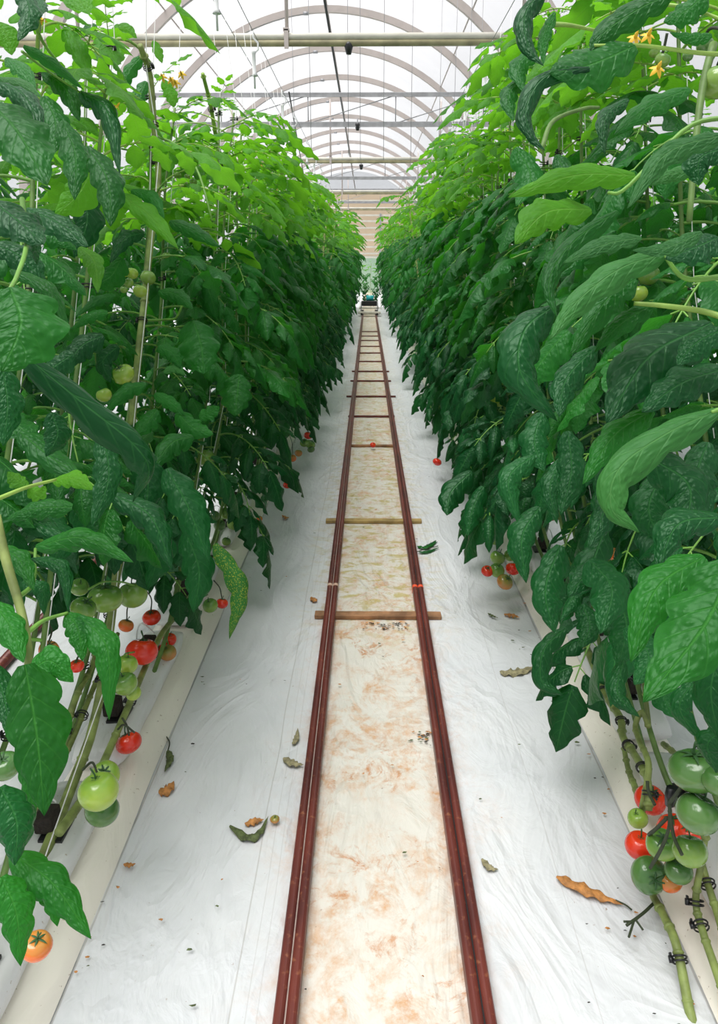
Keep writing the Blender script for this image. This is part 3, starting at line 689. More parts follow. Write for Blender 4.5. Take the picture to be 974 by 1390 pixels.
# plants crossing beyond the end of the track
for i, (x, y) in enumerate(((-.35, 27.2), (.05, 27.6), (.42, 27.3), (-.75, 27.4), (.85, 27.5))):
    fo, st = FAR[i % 6]; t = tag(obj('tomato_plant', None, None, (x, y - 1.2, -.25)), 'small hazy tomato plant standing beyond the end of the track', 'tomato plant', 'plants beyond the track end')
    a = obj('foliage', fo, t); b = obj('main_stem', st, t)
    for q in (a, b): q.scale = (.7, .8, .66)
    t.location.z = -.067

# ------------------------------------------------------------------ traced foreground plants
def hero_leaf(root, pts, w, z0, z1=None, m='mid', curl=.9, roll=0.0, lobe=.34, k=4, puck=.012, nv=34, rip=.10):
    z1 = z0 if z1 is None else z1; n = len(pts); P = [px(x, y, z0 + (z1 - z0) * i / (n - 1)) for i, (x, y) in enumerate(pts)]
    path = spline(P, nv); rng = random.Random(int(pts[0][0] * 13 + pts[0][1] * 7)); vd = VIEW(path[nv // 2])
    tg = (path[1] - path[0]).normalized()
    nr = Matrix.Rotation(roll, 3, tg) @ (vd * .8 + V((0, 0, .45)))
    mb = MB(); blade(mb, path, nr, w * 1.12 * (z0 + z1) / 2 / F, rng, 9, curl, 0, lobe, k, rip, puck)
    offset(mb, root.location); o = obj('leaf', mb.mesh('leaf', M[m]), root); return o
def hero_stalk(root, pts, r, z0, z1=None, m='stalk', name='leaf_stalk'):
    z1 = z0 if z1 is None else z1; n = len(pts); P = [px(x, y, z0 + (z1 - z0) * i / (n - 1)) for i, (x, y) in enumerate(pts)]
    mb = MB(); mb.tube(spline(P, 14), [r * (1 - .35 * i / 14) for i in range(15)], 8); offset(mb, root.location); return obj(name, mb.mesh(name, M[m]), root)
def hero_stem(root, pts, X, r, m='stem', clips=(), name='main_stem'):
    P = [pxX(x, y, X if not isinstance(X, tuple) else X[0] + (X[1] - X[0]) * i / (len(pts) - 1)) for i, (x, y) in enumerate(pts)]
    S = spline(P, 40); mb = MB(); mb.tube(S, [r * (1 - .3 * i / 40) for i in range(41)], 10)
    for k in range(3, 40, 6): mb.tube([S[k] - (S[k+1]-S[k]).normalized() * .006, S[k], S[k] + (S[k+1]-S[k]).normalized() * .006], [r * .8, r * 1.12, r * .8], 10)
    offset(mb, root.location); o = obj(name, mb.mesh(name, M[m]), root)
    for c in clips:
        i = int(c * 40); o2 = obj('stem_clip', CLIP, root); d = (S[min(i + 1, 40)] - S[i - 1]).normalized()
        o2.matrix_local = Matrix.Translation(S[i] - root.location) @ d.to_track_quat('Z', 'Y').to_matrix().to_4x4()
    return S
def hero_plant(x, y, label, group=None): return tag(obj('tomato_plant', None, None, (x, y, .1)), label, 'tomato plant', group)

NL = hero_plant(-.86, .9, 'large leaved tomato plant filling the left edge, closest of its row', 'tomato plants of the left row')
ML = hero_plant(-.86, 1.5, 'tomato plant with thick pale stem and yellow blossoms in the left row', 'tomato plants of the left row')
ML2 = hero_plant(-.80, 1.9, 'tomato plant behind the thick pale stem, its low stem slanting over the bed', 'tomato plants of the left row')
NR = hero_plant(.86, .8, 'large leaved tomato plant filling the right edge, closest of its row', 'tomato plants of the right row')
MR = hero_plant(.80, 1.3, 'tomato plant on the right with bare clipped stem bending over the bed', 'tomato plants of the right row')

# left foreground leaves : points, width, depth
for a in (
    ([(-15, 138), (25, 180), (64, 252)], 84, 1.05, 1.0, 'mid', .6), ([(-8, 108), (35, 132), (60, 196)], 40, 1.1, 1.05, 'dark', 1.3),
    ([(-4, 105), (30, 112), (58, 134)], 15, 1.04, 1.0, 'pale', .8), ([(8, 78), (30, 92), (49, 120)], 26, 1.15, 1.1, 'mid', .8),
    ([(28, -18), (40, 15), (24, 56)], 36, 1.2, 1.15, 'dark', 1.0), ([(45, -12), (54, 4), (56, 20)], 22, 1.25, 1.2, 'dark', 1.0),
    ([(-10, 30), (8, 45), (16, 75)], 34, 1.3, 1.3, 'young', .7),
    ([(32, 62), (75, 88), (114, 122)], 20, 1.25, 1.3, 'mid', .9), ([(108, 124), (145, 150), (163, 238)], 36, 1.55, 1.5, 'dark', 1.2),
    ([(85, 163), (102, 210), (101, 272)], 44, 1.3, 1.25, 'mid', 1.0), ([(118, 198), (146, 245), (150, 308)], 50, 1.45, 1.4, 'mid', 1.0),
    ([(125, 230), (105, 265), (74, 292)], 46, 1.6, 1.6, 'young', .6), ([(88, 36), (107, 65), (125, 110)], 30, 1.95, 1.9, 'young', .8),  # first leaf is backlit: brightness put into its colour through the young material
    ([(60, 130), (75, 165), (72, 210)], 40, 1.5, 1.45, 'mid', .8), ([(58, 95), (88, 120), (108, 165)], 34, 1.6, 1.55, 'mid', .9),
    ([(35, 283), (80, 303), (120, 335)], 42, 1.3, 1.25, 'dark', .9), ([(108, 335), (128, 355), (133, 398)], 28, 1.35, 1.3, 'young', .8),
    ([(-12, 272), (25, 300), (60, 332)], 60, 1.05, 1.0, 'dark', .8), ([(50, 288), (48, 325), (50, 360)], 20, 1.1, 1.05, 'dark', .9),
    ([(14, 390), (28, 440), (2, 505)], 112, .86, .82, 'mid', .45), ([(14, 366), (66, 392), (96, 458)], 26, 1.15, 1.1, 'mid', 1.1),
    ([(-10, 330), (30, 350), (62, 392)], 44, 1.2, 1.2, 'dark', .8),
    ([(26, 476), (110, 545), (178, 600), (202, 640), (180, 682)], 62, .98, 1.05, 'dark', 1.35), ([(140, 588), (147, 650), (124, 716)], 40, 1.15, 1.1, 'dark', .8),
    ([(3, 498), (10, 550), (4, 606)], 44, .92, .9, 'dark', .8), ([(26, 586), (62, 615), (126, 662)], 44, 1.3, 1.25, 'mid', .9),
    ([(72, 652), (97, 649), (127, 665)], 30, 1.2, 1.15, 'young', .8), ([(36, 662), (24, 652), (10, 640)], 24, 1.15, 1.15, 'young', .6),
    ([(38, 664), (52, 668), (62, 660)], 24, 1.16, 1.16, 'young', .6), ([(98, 688), (50, 690), (6, 706)], 34, 1.0, 1.0, 'mid', .8),
    ([(48, 742), (110, 730), (182, 764)], 40, 1.1, 1.05, 'mid', 1.0), ([(152, 670), (205, 702), (234, 775)], 50, 1.45, 1.4, 'dark', 1.2),
    ([(226, 636), (256, 690), (284, 765)], 54, 1.8, 1.75, 'dark', .9), ([(292, 738), (326, 800), (311, 868)], 32, 2.1, 2.05, 'spot', 1.0),
    ([(252, 722), (270, 775), (262, 832)], 48, 1.95, 1.9, 'dark', .9), ([(92, 832), (106, 855), (112, 898)], 36, 1.0, .97, 'mid', .7),
    ([(108, 836), (145, 880), (148, 978)], 42, 1.0, .95, 'mid', .8), ([(40, 912), (68, 897), (100, 926)], 46, .9, .9, 'mid', .6),
    ([(34, 902), (50, 1000), (60, 1108)], 82, .86, .82, 'mid', .6), ([(-8, 742), (25, 758), (46, 802)], 34, 1.05, 1.0, 'mid', .9),
    ([(42, 758), (82, 770), (93, 832)], 28, 1.06, 1.02, 'dark', 1.2), ([(-12, 815), (14, 850), (32, 900)], 44, .95, .9, 'mid', .8),
    ([(-10, 900), (6, 950), (14, 1004)], 36, .95, .9, 'dark', .8), ([(0, 1068), (22, 1115), (20, 1175)], 66, .86, .84, 'dark', 1.2),
    ([(16, 1158), (72, 1200), (124, 1275)], 54, .88, .84, 'mid', .9), ([(50, 1188), (70, 1220), (78, 1258)], 30, .88, .86, 'mid', .7),
    ([(2, 1190), (22, 1240), (28, 1312)], 54, .84, .82, 'mid', .9), ([(34, 1020), (40, 1060), (46, 1110)], 30, 1.0, .98, 'mid', .8),
    ([(30, 790), (58, 800), (60, 835)], 26, 1.1, 1.1, 'dark', .9), ([(70, 560), (78, 590), (62, 620)], 40, 1.1, 1.1, 'dark', 1.0),
    ([(20, 640), (40, 700), (90, 730)], 50, 1.4, 1.35, 'dark', 1.0), ([(100, 480), (70, 500), (45, 520)], 40, 1.3, 1.3, 'dark', .8),
):
    hero_leaf(NL, a[0], a[1], a[2], a[3], a[4], a[5])
for a in (
    ([(136, 53), (136, 70), (143, 93)], 24, 2.7, 2.65, 'young', .6), ([(152, 53), (158, 72), (154, 94)], 18, 2.7, 2.65, 'young', .6),
    ([(192, 76), (174, 98), (163, 132)], 20, 2.8, 2.75, 'mid', .8), ([(132, 36), (118, 40), (110, 52)], 16, 2.6, 2.6, 'pale', .7),
    ([(150, 42), (170, 38), (186, 52)], 18, 2.7, 2.7, 'young', .6), ([(208, 55), (214, 70), (220, 86)], 14, 2.9, 2.9, 'young', .6),
    ([(198, 110), (190, 130), (184, 158)], 22, 2.9, 2.85, 'mid', .8), ([(222, 108), (232, 128), (236, 146)], 20, 2.9, 2.9, 'young', .7),
    ([(195, 316), (170, 324), (149, 357)], 26, 2.2, 2.15, 'dark', .8), ([(158, 262), (200, 290), (242, 338)], 32, 2.15, 2.1, 'young', .8),
    ([(178, 258), (206, 267), (223, 297)], 22, 2.2, 2.15, 'mid', .8), ([(156, 400), (130, 408), (102, 430)], 16, 2.0, 1.95, 'mid', .8),
    ([(146, 424), (120, 430), (96, 448)], 20, 1.95, 1.95, 'mid', .8), ([(262, 435), (273, 470), (276, 508)], 56, 2.4, 2.35, 'mid', .6),
    ([(325, 508), (322, 535), (319, 565)], 44, 2.6, 2.55, 'mid', .6), ([(210, 534), (232, 546), (251, 564)], 20, 2.3, 2.3, 'mid', .6),
    ([(196, 522), (170, 530), (140, 562)], 26, 2.1, 2.05, 'mid', .9), ([(213, 556), (200, 572), (181, 594)], 30, 2.15, 2.1, 'mid', .8),
    ([(262, 592), (232, 602), (204, 642)], 36, 2.1, 2.0, 'mid', .9), ([(270, 566), (285, 560), (298, 552)], 22, 2.4, 2.4, 'mid', .5),
    ([(206, 585), (190, 600), (180, 622)], 24, 2.2, 2.15, 'pale', .8), ([(215, 470), (235, 480), (245, 500)], 24, 2.3, 2.3, 'mid', .8),
    ([(222, 505), (238, 500), (252, 510)], 14, 2.3, 2.3, 'pale', .6), ([(230, 300), (262, 312), (300, 336)], 26, 2.4, 2.35, 'mid', .9),
    ([(215, 395), (240, 400), (262, 420)], 26, 2.4, 2.35, 'mid', .9),
):
    hero_leaf(ML, a[0], a[1], a[2], a[3], a[4], a[5])
hero_stalk(NL, [(-6, 700), (8, 760), (26, 820), (37, 870), (38, 910), (30, 985)], .0068, .98, .92, 'stem', 'side_stem')
hero_stalk(NL, [(38, 858), (60, 842), (92, 832)], .0035, .95, 1.0); hero_stalk(NL, [(24, 812), (45, 790), (48, 745)], .0035, .97, 1.08)
hero_stalk(NL, [(37, 862), (20, 870), (10, 878)], .005, .95, .95, 'stem'); hero_stalk(NL, [(-10, 680), (35, 662), (76, 651)], .0038, 1.1, 1.18, 'stemup')
hero_stalk(NL, [(42, 22), (60, 60), (80, 86)], .0038, 1.3, 1.5); hero_stalk(NL, [(30, 70), (70, 100), (110, 126)], .0028, 1.3, 1.55)
hero_stalk(NL, [(30, 270), (36, 330), (24, 372), (14, 392)], .004, 1.1, .88); hero_stalk(NL, [(-10, 460), (10, 470), (28, 478)], .0042, 1.0, .98)
hero_stalk(ML, [(206, 88), (185, 62), (160, 53), (115, 62)], .006, 2.85, 2.4, 'stemup'); hero_stalk(ML, [(212, 185), (240, 198), (268, 232), (288, 300)], .006, 2.85, 2.7)
hero_stalk(ML, [(212, 190), (190, 205), (165, 202)], .005, 2.85, 2.5); hero_stalk(ML, [(195, 435), (225, 434), (240, 430), (252, 400)], .005, 2.7, 2.6)
hero_stalk(ML, [(226, 245), (214, 260), (205, 290)], .004, 2.6, 2.75)
S = hero_stem(ML, [(-20, 1330), (12, 1268), (52, 1180), (100, 1060), (128, 980), (150, 850), (172, 640), (188, 480), (197, 400), (205, 322), (214, 265), (214, 215), (210, 185), (207, 140), (203, 100), (190, 62)], -.85, .0155,
              'stem', (.075, .12, .30, .52, .63, .74, .84, .955))
mb = MB(); mb.tube([S[3] + V((.02, -.01, 0)), S[12] + V((.018, -.02, 0)), S[21] + V((.014, -.02, 0)), S[30] + V((.012, -.015, 0)), S[38] + V((.0, -.02, 0)), V((-.80, S[38].y + .03, 3.02))], .0018, 5)
tag(obj('support_twine', mb.mesh('support_twine', M['twine'])), 'white twine along the thick pale stem in the left row', 'twine', 'support twines of the left row')
hero_stem(ML2, [(80, 1130), (112, 1085), (138, 1040), (171, 966), (216, 866), (250, 822), (270, 780), (285, 700)], -.80, .0125, 'stem', (.2, .45))
hero_stem(ML2, [(40, 1100), (84, 1005), (104, 945), (124, 905), (140, 850)], -.92, .011, 'stem', (.3,), 'side_stem')
hero_stem(ML2, [(50, 1100), (95, 1010), (120, 950), (135, 915), (160, 860)], -.90, .010, 'stem', (.4,), 'side_stem')
S2 = hero_stem(ML2, [(297, 260), (300, 225), (292, 180), (285, 140), (275, 100)], -.85, .013, 'stemup', (.72,), 'upper_stem')
for (x, y, z) in ((220, 104, 2.8), (232, 108, 2.8), (238, 112, 2.8), (246, 100, 2.85)):
    o = obj('blossom', FLOWER, ML); o.matrix_local = Matrix.Translation(px(x, y, z) - ML.location) @ Matrix.Rotation(1.2, 4, 'X') @ Matrix.Scale(1.5, 4)
for (x, y, z) in ((862, 50, 1.5), (880, 47, 1.5), (893, 92, 1.4)):
    o = obj('blossom', FLOWER, NR); o.matrix_local = Matrix.Translation(px(x, y, z) - NR.location) @ Matrix.Rotation(1.0, 4, 'X') @ Matrix.Scale(1.3, 4)

for a in (
    ([(742, -20), (713, 18), (716, 60), (738, 90)], 36, 1.0, .97, 'dark', 1.4), ([(752, 16), (738, 50), (737, 88)], 20, 1.02, 1.0, 'mid', 1.0),
    ([(912, -8), (870, 10), (822, 42), (800, 70)], 44, 1.0, 1.0, 'mid', .8), ([(862, 62), (800, 88), (745, 100)], 74, 1.0, .97, 'mid', .6),
    ([(800, 92), (740, 104), (714, 145), (720, 180), (740, 205)], 34, .98, .95, 'dark', 1.3), ([(727, 68), (703, 90), (713, 128)], 30, 1.8, 1.75, 'mid', .8),
    ([(706, 106), (690, 130), (696, 165)], 27, 1.8, 1.75, 'mid', .8), ([(966, 48), (940, 50), (908, 44)], 20, 1.2, 1.2, 'mid', .7),
    ([(936, 120), (885, 142), (832, 184)], 40, 1.1, 1.05, 'mid', .9), ([(852, 134), (822, 158), (820, 210)], 28, 1.12, 1.08, 'dark', 1.1),
    ([(985, 182), (905, 208), (850, 284)], 36, .9, .88, 'pale', .7), ([(985, 200), (950, 215), (948, 252)], 44, .95, .95, 'dark', .8),
    ([(960, 228), (915, 235), (878, 252)], 24, 1.0, 1.0, 'pale', .8), ([(862, 238), (780, 238), (688, 268)], 44, 1.3, 1.25, 'young', .8),
    ([(802, 284), (742, 288), (698, 332)], 56, 1.5, 1.4, 'young', .8), ([(838, 286), (778, 328), (745, 380), (755, 432)], 34, 1.1, 1.05, 'mid', 1.1),
    ([(870, 322), (820, 332), (762, 358)], 30, 1.0, .97, 'pale', .6), ([(952, 315), (905, 336), (856, 340)], 26, .85, .84, 'pale', .5),
    ([(975, 322), (945, 335), (902, 352)], 52, .92, .9, 'dark', .6), ([(905, 343), (842, 364), (782, 410), (745, 462)], 46, .95, .92, 'pale', .9),
    ([(862, 378), (822, 408), (772, 484)], 46, 1.0, .97, 'mid', .8), ([(750, 416), (712, 448), (706, 505), (756, 572)], 74, 1.1, 1.05, 'dark', 1.2),
    ([(887, 412), (842, 440), (806, 478)], 32, 1.0, 1.0, 'mid', .7), ([(808, 470), (768, 515), (758, 566)], 44, 1.05, 1.0, 'dark', .9),
    ([(985, 445), (945, 465), (918, 496)], 44, .95, .95, 'dark', .8), ([(965, 438), (880, 485), (822, 575)], 92, 1.05, 1.0, 'dark', .8),
    ([(976, 556), (905, 588), (840, 636), (830, 690), (868, 724)], 58, .92, .9, 'pale', 1.0), ([(885, 556), (832, 592), (790, 658)], 50, 1.05, 1.02, 'mid', 1.0),
    ([(955, 755), (890, 800), (855, 900)], 66, .84, .8, 'mid', .7), ([(995, 762), (955, 850), (872, 954)], 104, .78, .74, 'mid', .5),
    ([(724, 618), (690, 650), (704, 712)], 40, 1.5, 1.45, 'dark', 1.1), ([(732, 688), (708, 730), (714, 792)], 46, 1.35, 1.3, 'dark', 1.1),
    ([(768, 852), (738, 882), (735, 925), (764, 944)], 34, 1.35, 1.3, 'dark', 1.1), ([(762, 622), (746, 662), (756, 712)], 30, 1.35, 1.3, 'dark', 1.0),
    ([(818, 636), (820, 690), (798, 744)], 42, 1.1, 1.05, 'dark', .9), ([(980, 702), (920, 712), (892, 775)], 56, .9, .88, 'dark', 1.0),
    ([(952, 915), (922, 960), (958, 1012)], 34, 1.0, .98, 'dark', 1.0), ([(846, 896), (838, 940), (868, 974)], 30, 1.15, 1.1, 'dark', 1.1),
    ([(760, 740), (740, 800), (752, 860)], 52, 1.25, 1.2, 'dark', .9), ([(800, 760), (830, 800), (815, 860)], 60, 1.15, 1.1, 'dark', .8),
    ([(880, 620), (935, 660), (925, 730)], 70, 1.05, 1.0, 'dark', .8), ([(850, 850), (880, 890), (860, 930)], 46, 1.1, 1.05, 'dark', .8),
    ([(990, 860), (965, 930), (975, 1005)], 60, .9, .88, 'dark', .8), ([(770, 585), (775, 640), (760, 700)], 44, 1.25, 1.2, 'dark', .9),
    ([(985, 500), (925, 520), (870, 560)], 60, 1.0, .98, 'dark', .8), ([(820, 720), (800, 770), (770, 810)], 50, 1.2, 1.15, 'dark', .9),
    ([(755, 210), (770, 235), (800, 250)], 30, 1.5, 1.45, 'mid', .8), ([(700, 200), (720, 240), (700, 280)], 40, 1.7, 1.65, 'mid', .8),
    ([(985, 990), (960, 1010), (972, 1050)], 40, .95, .95, 'dark', .8),
    ([(960, -10), (930, 15), (900, 30)], 40, 1.0, 1.0, 'mid', .8),
):
    hero_leaf(NR, a[0], a[1], a[2], a[3], a[4], a[5])
for a in (([(640, 640), (612, 668), (606, 700)], 40, 3.2, 3.1, 'dark', 1.0), ([(655, 660), (640, 695), (634, 728)], 30, 3.0, 2.95, 'dark', 1.0), ([(735, 560), (725, 600), (738, 640)], 44, 1.7, 1.65, 'dark', .9),
          ([(900, 640), (880, 690), (900, 740)], 60, 1.2, 1.15, 'dark', .9), ([(960, 600), (945, 650), (965, 700)], 60, 1.15, 1.1, 'dark', .9), ([(790, 820), (800, 850), (788, 880)], 36, 1.4, 1.35, 'dark', .9),
          ([(835, 800), (850, 850), (838, 905)], 60, 1.3, 1.25, 'dark', .9), ([(905, 900), (900, 940), (915, 975)], 44, 1.15, 1.1, 'dark', .9)):
    hero_leaf(MR, a[0], a[1], a[2], a[3], a[4], a[5])
for a in (([(180, 600), (200, 650), (196, 700)], 50, 1.9, 1.85, 'dark', .9), ([(60, 690), (80, 730), (70, 775)], 44, 1.5, 1.45, 'dark', .9), ([(210, 700), (215, 750), (200, 800)], 46, 2.1, 2.05, 'dark', .9),
          ([(100, 690), (120, 720), (150, 740)], 36, 1.6, 1.6, 'dark', .9), ([(240, 560), (262, 580), (290, 590)], 34, 2.3, 2.3, 'mid', .9), ([(20, 720), (14, 770), (30, 830)], 50, 1.4, 1.35, 'dark', .9),
          ([(165, 350), (150, 375), (120, 390)], 34, 2.2, 2.2, 'mid', .9), ([(140, 455), (110, 470), (90, 500)], 40, 1.9, 1.85, 'dark', .9), ([(160, 470), (140, 490), (150, 520)], 30, 2.1, 2.1, 'dark', .9), ([(110, 250), (118, 300), (100, 350)], 44, 1.8, 1.8, 'dark', .9)):
    hero_leaf(ML2, a[0], a[1], a[2], a[3], a[4], a[5])
hero_stalk(NR, [(1000, 74), (950, 72), (870, 62), (806, 62)], .0036, 1.05, 1.0, 'stemup'); hero_stalk(NR, [(880, 5), (930, 10), (990, 30)], .0030, 1.05, 1.0, 'stemup')
hero_stalk(NR, [(735, 202), (750, 165), (790, 148), (812, 146)], .0045, 1.2, 1.3, 'stem2'); hero_stalk(NR, [(968, 60), (955, 110), (945, 180), (935, 300)], .0075, 1.25, 1.2, 'stem2', 'main_stem')
hero_stalk(NR, [(990, 158), (930, 175), (850, 255), (825, 262)], .0034, .95, 1.0); hero_stalk(NR, [(985, 432), (950, 422), (900, 415), (860, 412)], .0045, .95, 1.0, 'stemup')
hero_stalk(NR, [(985, 552), (975, 556), (965, 560)], .004, .92, .92); hero_stalk(NR, [(985, 375), (930, 378), (900, 345)], .004, .95, .95)
hero_stalk(NR, [(740, 34), (770, 34), (812, 42)], .004, 1.05, 1.2, 'stemup')
hero_stem(MR, [(880, 1100), (878, 1057), (860, 1023), (845, 1000), (841, 974), (819, 940), (806, 905), (790, 866)][::-1], (.80, .70), .0135, 'stem', (.28, .46, .66, .80, .93))
hero_stem(MR, [(871, 1100), (880, 1040), (867, 1005), (862, 985), (871, 966), (880, 985), (874, 930), (872, 890)], (.70, .80), .009, 'stem', (), 'side_stem')
hero_stem(MR, [(868, 1092), (862, 1070), (854, 1050), (848, 1024), (846, 1000)], (.72, .76), .010, 'stem', (), 'side_stem')
hero_stem(MR, [(955, 1460), (935, 1370), (918, 1285), (902, 1246), (884, 1210), (880, 1170)], (.66, .68), .012, 'stem', (.35,), 'side_stem')
hero_stem(MR, [(1010, 1460), (982, 1350), (955, 1270), (944, 1225), (950, 1178), (958, 1130)], (.72, .74), .010, 'stem', (.45, .62), 'side_stem')
hero_stem(MR, [(995, 1320), (978, 1255), (960, 1200), (946, 1150), (930, 1110)], (.76, .78), .010, 'stem', (.5,), 'side_stem')
hero_stem(MR, [(900, 1010), (925, 1030), (950, 1050)], (.85, .80), .009, 'stem', (), 'side_stem')

# ------------------------------------------------------------------ tomatoes
def tomato_mesh(key, ribs, flat):
    mb = MB(); nu, nv = 32, 18; vs = []; rg = random.Random(ribs * 7)
    ph = rg.random() * 6
    for j in range(nv + 1):
        th = PI * j / nv
        for i in range(nu):
            a = 2 * PI * i / nu; rr = math.sin(th); zz = math.cos(th)
            dimp = math.exp(-(th / .42) ** 2) * .26; rib = 1 - .05 * (abs(math.cos(ribs * a / 2 + ph)) ** 3) * math.exp(-((th - .55) / .75) ** 2) * (1 if ribs else 0)
            sh = 1 + .04 * math.cos(a + ph) * math.sin(th)
            vs.append((rr * math.cos(a) * rib * sh, rr * math.sin(a) * rib, (zz - dimp * (1 if zz > 0 else 0)) * flat - (.03 if j == nv else 0)))
    mb.add(vs, [(j * nu + i, (j + 1) * nu + i, (j + 1) * nu + (i + 1) % nu, j * nu + (i + 1) % nu) for j in range(nv) for i in range(nu)])
    return mb.mesh('tomato_' + key, M[key])
def calyx_mesh():
    mb = MB(); rg = random.Random(5)
    for k in range(6):
        a = 2 * PI * k / 6 + rg.uniform(-.2, .2); d = V((math.cos(a), math.sin(a), .62))
        blade(mb, droop_path((0, 0, 0), d, rg.uniform(.6, .85), 1.1, 6), V((0, 0, 1)), .16, rg, 2, .6, 0, 0, 1, .1)
    mb.tube(spline([(0, 0, -.02), (.02, 0, .25), (.12, .03, .5), (.15, .05, .62)], 6), [.07, .05, .045, .05, .06, .05, .045], 6); return mb.mesh('calyx', M['calyx'])
CAL = calyx_mesh(); TM = {}
for k in ('red', 'orange', 'green', 'dkgreen', 'lime', 'brown'):
    TM[k] = [tomato_mesh(k, rb, fl) for rb, fl in ((5, .80), (7, .84), (0, .92))]
def tomato(x, y, r, X, key, label, group, v=None, tilt=None, zd=None):
    p = pxX(x, y, X) if zd is None else px(x, y, zd)
    if p.z < .15: p = pxZ(x, y, .15)
    R_ = r * depth_of(p) / F * 1.04; rg = random.Random(int(x * 31 + y))
    t = tag(obj('tomato', TM[key][rg.randrange(3) if v is None else v], None, p), label, 'tomato', group)
    t.scale = (R_, R_, R_)
    t.rotation_euler = tilt if tilt else (rg.uniform(-.45, .45), rg.uniform(-.45, .45), rg.uniform(0, 6))
    c = obj('calyx', CAL, t, (0, 0, .66)); return t
A, B = 'fruit on the low left truss', 'fruit on the low right truss'
